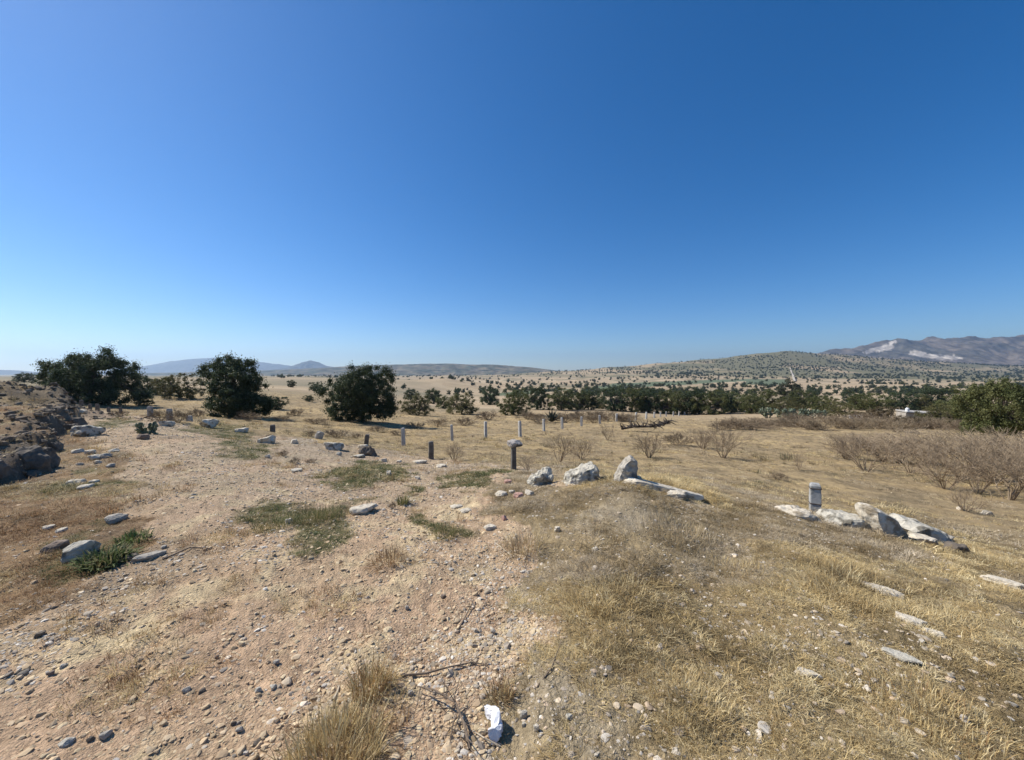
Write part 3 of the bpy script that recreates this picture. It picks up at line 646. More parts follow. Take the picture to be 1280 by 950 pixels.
def mk(name, vf, mat): return mesh_from(name, np.array(vf[0]), vf[1], mat)
GRASS = [mk('tuft', blades(s, 46, .06, .05, .13, .0034, .6, .1, .9), M_STRAW) for s in (1, 2, 3)]
GRASS += [mk('tuft', blades(s, 60, .09, .03, .09, .0032, .9, .45, 1.1), M_STRAW) for s in (4, 5)]           # short matted
GRASS += [mk('tuft', blades(s, 60, .12, .03, .09, .0030, 1.1, .75, 1.0), M_STRAW) for s in (6, 7)]         # fallen litter
GRASS += [mk('tuft', blades(s, 70, .10, .07, .20, .0032, .5, .05), M_STRAW) for s in (8, 9)]          # tall clump
GRASS += [mk('tuft', blades(s, 50, .11, .02, .07, .008, .9, .25, .7), M_STRAW) for s in (10, 11)]     # leafy low weed
def pebble_mesh(seed):
    bm = rock_verts(seed, 2 if seed % 2 else 1, 8, .06); me = bpy.data.meshes.new('pebble'); bm.to_mesh(me); bm.free(); me.materials.append(M_PEB); return me
PEBS = [pebble_mesh(s) for s in range(200, 208)]

def polar(n, r0, r1, power=1.0, half=63):
    th = RNG.uniform(R(-half), R(half), n)
    u = RNG.uniform(0, 1, n)
    if power == 1: r = r0 * (r1 / r0) ** u
    else: q = 1 - power; r = (r0 ** q + u * (r1 ** q - r0 ** q)) ** (1 / q)
    return r * np.sin(th), r * np.cos(th), r

def pick(pal, n, jit=.12):
    p = np.array(pal); c = p[RNG.integers(0, len(p), n)]
    return np.clip(c * (1 + RNG.normal(0, jit, (n, 1))), .01, .9)

STRAW = [(.60, .46, .225), (.50, .37, .17), (.68, .56, .32), (.40, .285, .13), (.53, .42, .23)]
GREY = [(.44, .35, .22), (.54, .45, .32), (.32, .245, .15), (.47, .375, .235)]
RUST = [(.32, .185, .085), (.38, .24, .115), (.26, .155, .08), (.42, .30, .16)]
GREEN = [(.085, .105, .035), (.12, .125, .045), (.17, .155, .065), (.07, .09, .032)]

def build_cover():
    L, Ro, Sc, Ix, Ti = [], [], [], [], []
    def put(x, y, s, idx, tint, hs=None):
        n = len(x)
        if n == 0: return
        z = height(x, y); L.append(np.stack([x, y, z - .003], -1)); Ro.append(np.stack([RNG.normal(0, .12, n), RNG.normal(0, .12, n), RNG.uniform(0, 6.28, n)], -1))
        hs = np.ones(n) if hs is None else hs
        Sc.append(np.stack([s, s, s * hs], -1)); Ix.append(idx); Ti.append(tint)
    # candidates near to far
    for (n, r0, r1, pw, smul) in ((52000, 1.1, 9, 0.0, 1.0), (26000, 6, 30, .4, 1.6), (22000, 20, 85, .5, 3.0)):
        x, y, r = polar(n, r0, r1, pw)
        z = height(x, y); px, py, right, field, left, green = regions(x, y, z)
        clump = fbm(x * 1.5, y * 1.5, 3, 401); patch = fbm(x * .5, y * .5, 3, 411); u = RNG.uniform(0, 1, n)
        bare = fbm(x * .8 + 40, y * .8, 3, 421)
        # dry grass on the right
        k = right & (u < .9 - .75 * sstep(.0, .45, bare))
        typ = RNG.choice([0, 1, 2, 3, 4, 5, 6, 7, 8], n, p=[.06, .06, .06, .23, .23, .17, .17, .01, .01])
        typ = np.where((clump > .45) & (u > .55), RNG.choice([0, 1, 2, 7, 8], n), typ); typ = np.where((patch < .05) & (u > .15), RNG.choice([3, 4, 5, 6], n), typ)
        tint = np.where((patch[:, None] < -.3), pick(GREY, n), pick(STRAW, n)); tint = np.where((u[:, None] > .9), pick(RUST, n), tint); tint = np.where(((fbm(x * 2.3, y * 2.3, 3, 431) > .25) & (RNG.uniform(0, 1, n) < .6))[:, None], pick([(.27, .20, .095), (.20, .15, .075), (.32, .23, .115)], n), tint)
        s = smul * RNG.uniform(.5, 1.15, n) * (.75 + .5 * np.clip(clump, -.3, 1)); hr = RNG.uniform(.32, .72, n)
        put(x[k], y[k], s[k], typ[k], tint[k], hr[k])
        # field grass
        k = field & (u < .6 - .5 * sstep(.1, .6, bare)) & (r < 85)
        tint = np.where(patch[:, None] < -.35, pick(GREY, n), pick(STRAW, n)) * 1.05
        hs = RNG.uniform(.25, .6, n) * (1 + .4 * np.clip(clump, 0, 1)); wd = RNG.uniform(0, 1, n) < .10 + .25 * np.clip(patch, 0, 1) + .2 * np.clip(clump - .2, 0, 1); hs = np.where(wd, hs * 2.0, hs); tint = np.where(wd[:, None], pick([(.15, .115, .07), (.20, .15, .095), (.13, .12, .06)], n), tint)
        put(x[k], y[k], s[k], typ[k], tint[k], hs[k])
        # brown grass under the bank
        k = left & (u < .7); tint = np.where(patch[:, None] > .2, pick(STRAW, n) * .85, pick(RUST, n))
        put(x[k], y[k], s[k], typ[k], tint[k], RNG.uniform(.35, .7, k.sum()))
        # sparse grass on the track
        k = ~right & ~field & ~left & (u < .02 + .22 * sstep(.35, .6, clump) + .10 * sstep(.4, .0, y - 7) * 0) & (green < .2)
        tint = np.where(u[:, None] > .1, pick(STRAW, n), pick(RUST, n))
        put(x[k], y[k], s[k] * .75, typ[k], tint[k])
        # green weed patches
        k = (green > .1) & (u < .3 + .8 * green) & ~right
        t2 = np.where(RNG.uniform(0, 1, n) < .65, RNG.choice([9, 10], n), RNG.choice([0, 3, 4], n))
        tint = np.where(RNG.uniform(0, 1, (n, 1)) < .6, pick(GREEN, n) * 1.25, pick(STRAW, n) * .8)
        put(x[k], y[k], s[k] * .9, t2[k], tint[k], RNG.uniform(.45, .8, k.sum()))
    scatter('dry_grass', GRASS, np.vstack(L), np.vstack(Ro), np.vstack(Sc), np.concatenate(Ix), np.vstack(Ti), 'short dry straw-coloured grass and low weeds covering the ground', 'grass')

def build_gravel():
    x, y, r = polar(330000, 1.1, 18, .6)
    z = height(x, y); px, py, right, field, left, green = regions(x, y, z)
    cl = fbm(x * 1.4, y * 1.4, 3, 501); c2 = fbm(x * .5, y * .5, 3, 511); u = RNG.uniform(0, 1, len(x))
    dens = np.clip(.36 + 1.0 * cl + .4 * c2 + .25 * sstep(3, 8, r), .03, 1) ; dens = np.where(right, .10 + .35 * np.clip(cl - .1, 0, 1), dens); dens = np.where(field, .02, dens); dens = np.where(left, .25 * dens, dens); dens = np.where(green > .3, .08, dens)
    e = np.interp(y, EDGE_Y, EDGE_X); dens = np.where((np.abs(e - x + .2) < .6) & (y > 5.6) & (y < 20), .3, dens)
    dens = np.where(right | field | left, dens, np.clip(dens + .30, 0, 1)); k = u < dens; x, y, z, r, cl, rt = x[k], y[k], z[k], r[k], cl[k], right[k]; n = len(x)
    s = np.exp(RNG.normal(math.log(.0054), .62, n)) * (1 + .55 * sstep(3, 12, r)); s = np.clip(s, .002, .024)
    sc = np.stack([s * RNG.uniform(.8, 1.4, n), s * RNG.uniform(.8, 1.3, n), s * RNG.uniform(.45, .85, n)], -1)
    tint = pick([(.46, .37, .26), (.40, .33, .25), (.52, .44, .33), (.36, .31, .24), (.42, .32, .22), (.30, .255, .20), (.56, .50, .41), (.44, .39, .32)], n, .18)
    clod = (RNG.uniform(0, 1, n) < .72 - .5 * np.clip(cl, -.4, .9)) & ~rt; tint = np.where(clod[:, None], pick([(.46, .34, .21), (.42, .305, .19), (.54, .425, .265), (.38, .285, .175), (.46, .355, .23)], n, .14), tint)
    scatter('gravel', PEBS, np.stack([x, y, z - s * .08], -1), np.stack([RNG.normal(0, .3, n), RNG.normal(0, .3, n), RNG.uniform(0, 6.28, n)], -1), sc, RNG.integers(0, 8, n), tint, 'loose grey and tan gravel strewn over the dirt track', 'gravel')
    # stones of the bank and its heap, tinted dark to carry their shade
    n = 2000; ex = RNG.normal(0, 1, n); y = RNG.uniform(5.8, 19, n); x = np.interp(y, EDGE_Y, EDGE_X) - np.abs(ex) * .9 + .35
    m = n // 2; x[:m] = RNG.normal(-21, 3.2, m); y[:m] = RNG.normal(16.2, 1.5, m)
    s = np.clip(np.exp(RNG.normal(math.log(.036), .5, n)), .012, .13)
    tint = pick([(.15, .115, .08), (.20, .155, .11), (.11, .09, .068), (.25, .20, .145), (.17, .13, .095)], n, .2)
    scatter('rubble_stones', PEBS, np.stack([x, y, height(x, y) + s * .1], -1), np.stack([RNG.normal(0, .4, n), RNG.normal(0, .4, n), RNG.uniform(0, 6.28, n)], -1), np.stack([s * 1.2, s, s * .8], -1), RNG.integers(0, 8, n), tint, 'shade-darkened stony rubble covering the bank and earth heap', 'rubble')
build_cover(); build_gravel()

# ------------------------------------------------------------------ trees and shrubs
M_BARK = mat_noise('bark', (.06, .048, .038), (.13, .10, .08), 6, bump=.4, bscale=14)
M_LEAF = mat_attr('leaf', rough=.6, transl=.30, rand=.12)
M_TWIG = mat_noise('grey_twig', (.24, .18, .115), (.37, .285, .19), 3, bump=0)
M_DEAD = mat_noise('dead_wood', (.045, .038, .032), (.11, .09, .075), 4, bump=.3, bscale=12)

def tube(V, Fc, p, q, r0, r1, n=5):
    p = np.asarray(p, float); q = np.asarray(q, float); d = q - p; l = np.linalg.norm(d)
    if l < 1e-6: return
    d /= l; a = np.cross(d, (0, 0, 1)) if abs(d[2]) < .9 else np.cross(d, (1, 0, 0)); a /= np.linalg.norm(a); b = np.cross(d, a); i = len(V)
    for k in range(n):
        t = 2 * math.pi * k / n; o = math.cos(t) * a + math.sin(t) * b; V.append(p + o * r0)
    for k in range(n):
        t = 2 * math.pi * k / n; o = math.cos(t) * a + math.sin(t) * b; V.append(q + o * r1)
    for k in range(n): Fc.append((i + k, i + (k + 1) % n, i + n + (k + 1) % n, i + n + k))

def leaves(rg, cen, rad, per, size, cols, far=1.3):
    """small leaf sprays around clump centres -> verts, quads, colours"""
    n = len(cen) * per; c = np.repeat(cen, per, 0); rd = np.repeat(rad, per)
    d = rg.normal(0, 1, (n, 3)); d /= np.linalg.norm(d, axis=1)[:, None]; rr = rd * np.minimum(np.abs(rg.normal(.0, .56, n)), far)
    p = c + d * rr[:, None] * np.array([1, 1, .8]); nrm = d + rg.normal(0, .7, (n, 3)) + np.array([0, 0, .35]); nrm /= np.linalg.norm(nrm, axis=1)[:, None]
    a = np.cross(nrm, rg.normal(0, 1, (n, 3))); a /= np.linalg.norm(a, axis=1)[:, None]; b = np.cross(nrm, a)
    s = size * rg.uniform(.55, 1.3, n)[:, None]
    v = np.stack([p - a * s, p + b * s * .5, p + a * s, p - b * s * .5], 1).reshape(-1, 3); f = np.arange(n * 4).reshape(-1, 4)
    cc = np.repeat(cols, per, 0) * rg.uniform(.75, 1.25, (n, 1)); return v, f, np.repeat(cc, 4, 0)

LEAFP = {'dark': ((.042, .064, .030), (.090, .108, .048)), 'green': ((.085, .100, .032), (.155, .155, .058)), 'olive': ((.115, .112, .040), (.185, .165, .068)), 'brown': ((.13, .095, .048), (.19, .145, .08)), 'grey': ((.085, .092, .055), (.14, .14, .088))}
def tree_meshes(seed, w=1.0, nclump=70, per=110, lsize=.030, tone='dark', low=.02, airy=0.0, lobes=3, trunk=True, radk=1.0):
    """unit-height tree (height 1, crown about w wide); returns trunk mesh, crown mesh"""
    rg = np.random.default_rng(seed); cen = []
    lob = [(rg.uniform(-.28, .28) * w, rg.uniform(-.28, .28) * w, rg.uniform(.42, .62), rg.uniform(.24, .36) * w, rg.uniform(.26, .40)) for _ in range(lobes)]
    lob.append((0, 0, .45, .42 * w, .42)); lob += [(0, 0, .18, .46 * w, .2), (.12 * w, -.1 * w, .18, .36 * w, .2), (-.12 * w, .1 * w, .22, .36 * w, .22)]; lob[0] = (lob[0][0] * .5, lob[0][1] * .5, .62, .3 * w, .38)
    tries = 0
    while len(cen) < nclump and tries < 20000:
        tries += 1; L = lob[rg.integers(len(lob))]; d = rg.normal(0, 1, 3); d /= np.linalg.norm(d); k = rg.uniform(.45, 1.0) ** .5
        p = np.array([L[0] + d[0] * L[3] * k, L[1] + d[1] * L[3] * k, L[2] + d[2] * L[4] * k])
        if p[2] < low + .02 or p[2] > .96: continue
        cen.append(p)
    cen = np.array(cen)
    if not trunk: mid = np.array([0, 0, .4]); cen = np.vstack([cen[:36] * .85 + mid * .15, cen[:36] * .5 + mid * .5])
    rad = rg.uniform(.05, .13, len(cen)) * (0.65 + .4 * w) * radk
    if airy: rad *= 1 - .35 * airy
    a, b = np.array(LEAFP[tone][0]), np.array(LEAFP[tone][1]); cols = a + (b - a) * rg.uniform(0, 1, (len(cen), 1))
    v, f, c = leaves(rg, cen, rad, per, lsize, cols, 1.3 if trunk else .75)
    crown = mesh_from('crown', v, f, M_LEAF, c)
    if not trunk: return None, crown
    V, Fc = [], []
    base = np.array([0, 0, -.03]); fork = np.array([rg.uniform(-.04, .04), rg.uniform(-.04, .04), .16]); tube(V, Fc, base, fork, .035, .026, 7)
    limbs = []
    for k in range(6):
        t = 2 * math.pi * k / 6 + rg.uniform(-.4, .4); e = fork + np.array([math.cos(t) * .16 * w, math.sin(t) * .16 * w, rg.uniform(.12, .3)]); tube(V, Fc, fork, e, .02, .012, 6); limbs.append(e)
    limbs = np.array(limbs)
    for p in cen[: min(len(cen), 60)]:
        e = limbs[np.argmin(((limbs - p) ** 2).sum(1))]; m = (e + p) / 2 + rg.normal(0, .02, 3); tube(V, Fc, e, m, .010, .006, 4); tube(V, Fc, m, p, .006, .002, 4)
    return mesh_from('trunk', np.array(V), Fc, M_BARK), crown

def tree(name, meshes, px, py, hpx, wscale, label, group=None, cat='tree', rot=None, Y=None, lo=8, sink=0.0):
    if Y is None: x, y, z = hit(px, py, lo)
    else: x, y = (px - CX) / F_PX * Y, Y; z = H(x, y)
    h = hpx * y / F_PX; rot = random.uniform(0, 6.28) if rot is None else rot
    root = bpy.data.objects.new(name, None); COL.objects.link(root); root.location = (x, y, z - sink * h); root.rotation_euler = (0, 0, rot); root.scale = (h * wscale, h * wscale, h)
    root['label'] = label; root['category'] = cat
    if group: root['group'] = group
    add('trunk', meshes[0], parent=root); add('crown', meshes[1], parent=root)
    return root

# the three big trees on the left, the one on the right: each its own shape
tree('tree', tree_meshes(11, 1.45, 340, 300, .0145, 'dark', low=.0, lobes=6), 127, 506, 72, .86, 'wide dark bushy tree standing on the rise above the bank')
tree('tree', tree_meshes(17, 1.2, 90, 170, .022, 'dark', low=.0, lobes=3), 72, 489, 26, 1.5, 'low dark tree touching the wide bushy tree', Y=62)
tree('tree', tree_meshes(12, 1.1, 300, 300, .0145, 'dark', low=.0, airy=.3, lobes=5), 301, 522, 82, .86, 'dark tree with wispy top between the other two big trees')
tree('tree', tree_meshes(13, 1.4, 340, 300, .0145, 'dark', low=.0, lobes=6), 454, 527, 71, .86, 'dense rounded dark tree beside the field')
tree('tree', tree_meshes(14, 1.0, 240, 290, .013, 'green', low=.16, lobes=5), 1250, 558, 92, .80, 'large green tree rising above the bare bushes')
tree('tree', tree_meshes(15, .7, 120, 150, .024, 'grey', low=.0, lobes=3), 990, 507, 34, 1.15, 'tall grey-green tree standing above the tree row')
KG = [tree_meshes(20 + i, 1.3, 140, 170, .019, 'green', low=.0, lobes=4) for i in range(3)]
KD = [tree_meshes(30 + i, 1.2, 140, 170, .019, 'dark', low=.0, lobes=4) for i in range(3)]
KO = [tree_meshes(40 + i, 1.5, 130, 170, .019, 'olive', low=.0, lobes=4) for i in range(2)]
KB = [tree_meshes(50, 1.9, 70, 120, .028, 'brown', low=.0, lobes=3)]
KIND = {'g': KG, 'd': KD, 'o': KO, 'b': KB}
LBL = {'g': 'green bushy tree in the row beyond the field', 'd': 'dark evergreen tree in the row beyond the field', 'o': 'olive shrubby tree in the row beyond the field', 'b': 'rust-brown shrubby tree in the row beyond the field'}
row = [(612, 506, 24, 1, 'd', None), (643, 519, 31, 1, 'g', 'round green bush-like tree in front of the tree row'), (672, 512, 30, .9, 'd', 'dark evergreen tree directly behind the spiky agave'), (702, 513, 28, 1.1, 'g', 'green bushy tree just right of the spiky agave'), (722, 512, 22, 1.1, 'g', None), (735, 512, 25, 1, 'd', None), (750, 511, 15, 1.1, 'o', None), (768, 514, 31, 1, 'd', None), (790, 515, 28, 1, 'g', None),
       (810, 516, 30, 1, 'd', None), (830, 517, 28, 1.1, 'g', None), (848, 517, 27, 1, 'g', None), (868, 518, 32, 1, 'd', None), (887, 518, 29, 1.1, 'g', None), (905, 517, 27, 1, 'd', None), (921, 515, 25, 1.1, 'g', None), (940, 517, 24, 1.1, 'g', None), (962, 515, 26, 1.1, 'g', 'green bushy tree right behind the prickly pears'), (1005, 514, 26, 1.1, 'g', None),
       (1016, 503, 17, 1, 'd', 'small dark tree beside the tall grey-green tree'), (1030, 516, 20, 1.2, 'g', None), (1050, 521, 19, 1.3, 'o', 'olive shrubby tree behind the white wall blocks'), (1065, 505, 14, 1.3, 'd', None), (1078, 513, 20, 1.2, 'g', None), (1100, 514, 22, 1.2, 'g', None), (1128, 513, 24, 1.1, 'd', None), (1112, 526, 18, 1.4, 'b', 'larger rust-brown shrub between the wall blocks and the house'), (1090, 524, 13, 1.4, 'b', 'smaller rust-brown shrub between the wall blocks and the house'), (1150, 513, 18, 1, 'o', 'olive tree just behind the half-hidden house roof'), (1168, 513, 30, 1, 'd', 'dark evergreen tree rising behind the half-hidden house'),
       (1180, 533, 26, 1.2, 'o', 'olive tree at the right side of the half-hidden house'), (1197, 524, 26, 1.1, 'g', None), (1212, 534, 32, 1.1, 'g', None), (1140, 535, 15, 1.5, 'b', 'rust-brown shrub in front of the half-hidden house'), (985, 519, 18, 1.3, 'o', 'olive shrub crowded behind the prickly pears'), (1290, 530, 40, 1.1, 'g', None), (1325, 540, 50, 1.1, 'g', None),
       (523, 519, 27, 1, 'o', 'olive leafy tree right of the dense rounded tree'), (542, 505, 19, 1.1, 'd', 'dark tree behind the olive leafy trees'), (577, 518, 27, 1, 'o', 'rounded olive tree standing free near the field fence'), (556, 511, 16, 1.1, 'g', 'small green tree between the two olive trees'), (513, 500, 14, 1.1, 'd', 'small dark tree half hidden by the dense rounded tree'),
       (364, 484, 9, 1, 'd', 'small dark round tree alone on the pale rise'), (395, 489, 12, 1.2, 'd', 'low dark tree left of the dense rounded tree'), (386, 502, 8, 1.2, 'd', 'low dark bush on the slope below the lone tree'),
       (182, 493, 22, 1, 'd', 'dark bush at the right flank of the wide bushy tree'), (224, 498, 30, 1.15, 'o', 'rounded olive-green bush between the wide tree and wispy tree'), (205, 494, 20, 1.1, 'g', 'green bush beside the rounded olive-green bush'), (180, 507, 13, 1.4, 'd', 'low dark bush at the foot of the wide bushy tree'), (345, 512, 17, 1.2, 'd', 'low dark bush at the foot of the wispy tree'), (30, 478, 12, 1.6, 'd', 'low dark thicket on the skyline behind the heap')]
for i, (x, y, h, w, k, lb) in enumerate(row):
    ms = KIND[k]; tree('tree', ms[i % len(ms)], x, y, h * 1.1, w * .98, lb or LBL[k], None if lb else 'trees of the row beyond the field', lo=20)

# scattered trees in the valley and on the hill: the larger ones singly, the rest as a mass
def far_mesh(seed, tone):
    c = tree_meshes(seed, 1.2, 60, 12, .07, tone, low=-.04, lobes=3, trunk=False, radk=1.5)[1]; c.name = 'far_tree'; return c
FAR = [far_mesh(65, 'dark'), far_mesh(61, 'dark'), far_mesh(62, 'green'), far_mesh(63, 'grey'), far_mesh(64, 'dark')]
FARLBL = ['dark rounded tree dotted over the pale valley fields', 'dark uneven tree dotted over the pale valley fields', 'green tree dotted over the pale valley fields', 'grey-green tree dotted over the pale valley fields', 'dark broad tree dotted over the pale valley fields']
def build_far():
    n = 16000; px = RNG.uniform(330, 1330, n); lr = RNG.uniform(math.log(260), math.log(2250), n); y = np.exp(lr); x = (px - CX) / F_PX * y
    hill = sstep(900, 1500, y); dens = .045 + .07 * sstep(960, 1120, px) * sstep(230, 600, y) + hill * (.13 + .16 * sstep(820, 1000, px))
    dens = dens * np.clip(fbm(x / 110, y / 110, 3, 601) * 2.4 + .75, .05, 2.2); dens = np.where((y < 900) & (px > 560), dens * 1.7, dens); dens = np.where((px < 620) & (y < 500), dens * .35, dens)
    # hedge lines between the fields
    hl = np.abs(((np.log(y) * 7.0) % 1) - .02) < .045; dens = np.where(hl & (y < 1300) & (px > 560), .34, dens)
    k = RNG.uniform(0, 1, n) < dens; x, y, px = x[k], y[k], px[k]; z = height(x, y)
    h = RNG.uniform(3.4, 8.0, len(x)) * np.where(y > 900, 1.05, .95); big = h * F_PX / y; o = np.argsort(-big); typ = RNG.choice(5, len(x), p=[.26, .22, .18, .16, .18])
    for i in o[:290]:
        add('far_tree', FAR[typ[i]], (x[i], y[i], z[i] - .1), (0, 0, random.uniform(0, 6.28)), (h[i] * .95, h[i] * .95, h[i]), label=FARLBL[typ[i]], cat='tree', group='trees dotted over the valley')
    o = o[290:]; m = len(o)
    # beyond: denser scrub on the hill
    n2 = 8000; px2 = RNG.uniform(640, 1400, n2); y2 = RNG.uniform(1150, 2350, n2); x2 = (px2 - CX) / F_PX * y2; d2 = np.clip(.38 + 1.1 * fbm(x2 / 190, y2 / 190, 3, 611), .04, 1); d2 = d2 * (.35 + .65 * sstep(1250, 1750, y2)) * sstep(640, 860, px2); k2 = RNG.uniform(0, 1, n2) < d2; x2, y2 = x2[k2], y2[k2]
    X = np.concatenate([x[o], x2]); Yy = np.concatenate([y[o], y2]); hh = np.concatenate([h[o], RNG.uniform(4, 9, len(x2))]); m = len(X)
    scatter('hillside_scrub', FAR, np.stack([X, Yy, height(X, Yy) - .15], -1), np.stack([np.zeros(m), np.zeros(m), RNG.uniform(0, 6.28, m)], -1), np.stack([hh, hh, hh], -1), RNG.integers(0, 5, m), np.ones((m, 3)), 'distant dark trees and scrub speckling the hill and valley', 'trees')
build_far()

# ------------------------------------------------------------------ bare bushes
def bush_mesh(seed, stems=14, spread=.7, twig=.0022, w=1.0, depth=4, mat=None, kids=3):
    rg = np.random.default_rng(seed); V, Fc = [], []
    def grow(p, d, l, r, k):
        q = p + d * l; tube(V, Fc, p, q, r, r * .7, 3 if k < 3 else 4)
        if k == 0: return
        for j in range(kids if k < depth else 2):
            a = d + rg.normal(0, .42, 3) + np.array([0, 0, .10]); a /= np.linalg.norm(a); grow(q if j else p + d * l * rg.uniform(.45, 1), a, l * rg.uniform(.6, .9), max(r * .62, twig), k - 1)
    for s in range(stems):
        t = rg.uniform(0, 6.28); d = np.array([math.cos(t) * spread * rg.uniform(.2, 1) * w, math.sin(t) * spread * rg.uniform(.2, 1) * w, 1.0]); d /= np.linalg.norm(d)
        grow(np.array([math.cos(t) * .03, math.sin(t) * .03, -.03]), d, rg.uniform(.22, .33), .009, depth)
    V = np.array(V); V[:, 2] *= 1.0 / V[:, 2].max(); return mesh_from('bare_bush', V, Fc, mat or M_TWIG)
BARE = [bush_mesh(1, 13), bush_mesh(2, 17), bush_mesh(3, 11, .85), bush_mesh(4, 15, 1.05), bush_mesh(8, 9, .6)]
BROWN = [bush_mesh(5, 24, 1.4, .004, 1.2, 4, mat_noise('brown_twig', (.175, .13, .082), (.28, .212, .138), 3, bump=0)), bush_mesh(6, 24, 1.6, .004, 1.3, 4, mat_noise('dull_brown_twig', (.20, .152, .095), (.31, .24, .155), 3, bump=0))]
def bush(px, py, wpx, hpx, label, kinds=BARE, group=None, lo=6, name='bare_bush'):
    x, y, z = hit(px, py, lo); h = hpx * y / F_PX; me = kinds[random.randrange(len(kinds))]
    xs = max(v.co.x for v in me.vertices) - min(v.co.x for v in me.vertices); w = wpx * y / F_PX / xs
    add(name, me, (x, y, z), (0, 0, random.uniform(0, 6.28)), (w, w, h), label=label, cat='bush', group=group)
bush(700, 578, 58, 39, 'bare twiggy bush behind the wedge-shaped rock'); bush(727, 575, 38, 30, 'thin bare bush beside the larger one behind the wedge rock')
bush(660, 590, 30, 25, 'small bare bush next to the rock-capped post'); bush(567, 577, 32, 27, 'small grey bare bush by the square stub post'); bush(760, 551, 22, 22, 'small bare bush in the field below the fallen dead tree')
bush(812, 573, 48, 34, 'bare bush in the field beyond the upright boulder'); bush(846, 557, 60, 20, 'low bare bush between two taller ones in the field', BROWN); bush(905, 573, 66, 44, 'large bare bush standing alone in the open field'); bush(880, 562, 44, 28, 'bare bush just behind the large lone one')
bush(1000, 588, 24, 24, 'small bare sapling in the open field'); bush(975, 600, 34, 12, 'low dry clump in the field above the concrete post', BROWN)
bush(1210, 640, 46, 32, 'small bare bush with white stones under it')
for (x, y, w, h) in ((1085, 590, 80, 48), (1140, 592, 80, 46), (1110, 578, 90, 34), (1185, 612, 80, 58), (1225, 618, 80, 66), (1265, 626, 80, 72), (1165, 582, 90, 40), (1215, 588, 100, 48), (1270, 595, 100, 60), (1320, 620, 100, 80), (1250, 575, 100, 40), (1060, 575, 50, 32), (1100, 566, 100, 26), (1155, 570, 110, 32), (1200, 570, 110, 36), (1205, 600, 90, 56), (1245, 606, 90, 62), (1130, 580, 80, 40), (1290, 610, 90, 70), (1070, 560, 80, 20)):
    bush(x, y, w, h, 'bare grey-brown bush in the thicket below the large green tree', BARE, 'thicket of bare bushes')
for i in range(46):
    x = 905 + i * 8.6 + random.uniform(-8, 8); y = 531 + random.uniform(-5, 7) + max(0, x - 1050) * .04
    bush(x, y, random.uniform(38, 60), random.uniform(10, 18) * (1 + max(0, x - 1050) * .0015), 'low brown brush in the band before the tree row', BROWN, 'brown brush before the tree row', lo=15, name='brush_clump')
for i in range(16):
    x = 655 + i * 9 + random.uniform(-6, 6); y = 527 + random.uniform(-3, 4) - (x - 655) * .02
    bush(x, y, random.uniform(28, 44), random.uniform(9, 14), 'grey-brown brush behind the field fence posts', BROWN, 'brush behind the field fence', lo=15, name='brush_clump')
for (x, y, w, h) in ((387, 546, 22, 9), (335, 549, 18, 8), (421, 547, 40, 12), (500, 545, 34, 9), (445, 548, 26, 8), (470, 540, 34, 9), (545, 533, 40, 12), (520, 536, 34, 10), (580, 532, 44, 13), (610, 525, 50, 14), (370, 520, 36, 11), (395, 530, 40, 9), (350, 527, 30, 9)):
    bush(x, y, w, h, 'low brown shrub on the slope in front of the big trees', BROWN, 'brown shrubs before the big trees', lo=10, name='brown_shrub')
for (x, y, w, h) in ((200, 527, 34, 18), (222, 528, 34, 20), (245, 522, 30, 15), (310, 526, 44, 14), (150, 521, 26, 10)):
    bush(x, y, w, h, 'grey brush tangled along the buried fence', BROWN, 'grey brush along the buried fence', lo=10, name='brush_clump')
for (x, y, w, h) in ((353, 571, 16, 10), (367, 581, 20, 10), (388, 579, 22, 6), (490, 637, 14, 12)):
    bush(x, y, w, h, 'little dark dead weed on the gravel', BROWN, 'dark dead weeds', lo=4, name='dead_weed')

# ------------------------------------------------------------------ cacti, agave, fallen tree
M_CACT = mat_noise('cactus_pad', (.10, .125, .075), (.19, .215, .15), 5, bump=.2, bscale=20)
M_AGAVE = mat_noise('agave_leaf', (.03, .038, .030), (.065, .075, .055), 4, bump=0)
def pad(V, Fc, c, up, side, w, h, t):
    up = np.array(up) / np.linalg.norm(up); side = np.array(side) - up * np.dot(side, up); side /= np.linalg.norm(side); nrm = np.cross(up, side); i0 = len(V); n, m = 10, 5
    for a in range(m):
        la = math.pi * a / (m - 1) - math.pi / 2
        for b in range(n):
            lo = 2 * math.pi * b / n; r = math.cos(la)
            V.append(c + up * (h / 2 + h / 2 * math.sin(lo) * r) + side * (w / 2 * math.cos(lo) * r * (1 - .25 * -math.sin(lo))) + nrm * t / 2 * math.sin(la))
    for a in range(m - 1):
        for b in range(n): Fc.append((i0 + a * n + b, i0 + a * n + (b + 1) % n, i0 + (a + 1) * n + (b + 1) % n, i0 + (a + 1) * n + b))
def nopal_mesh(seed, n0=6, levels=3):
    rg = np.random.default_rng(seed); V, Fc = [], []
    def grow(c, up, k):
        t = rg.uniform(0, 6.28); side = np.array([math.cos(t), math.sin(t), 0]); h = rg.uniform(.26, .36); pad(V, Fc, c, up, side, h * .8, h, .05)
        if k == 0: return
        for j in range(rg.integers(1, 4)):
            d = up + rg.normal(0, .55, 3) + np.array([0, 0, .2]); d /= np.linalg.norm(d); grow(c + up * h * rg.uniform(.8, .95) + side * rg.uniform(-.1, .1), d, k - 1)
    for s in range(n0):
        t = rg.uniform(0, 6.28); r = rg.uniform(0, .5); up = np.array([math.cos(t) * .4, math.sin(t) * .4, 1]); grow(np.array([math.cos(t) * r, math.sin(t) * r, -.05]), up / np.linalg.norm(up), levels)
    V = np.array(V); V[:, 2] /= V[:, 2].max(); return mesh_from('prickly_pear', V, Fc, M_CACT, smooth=True)
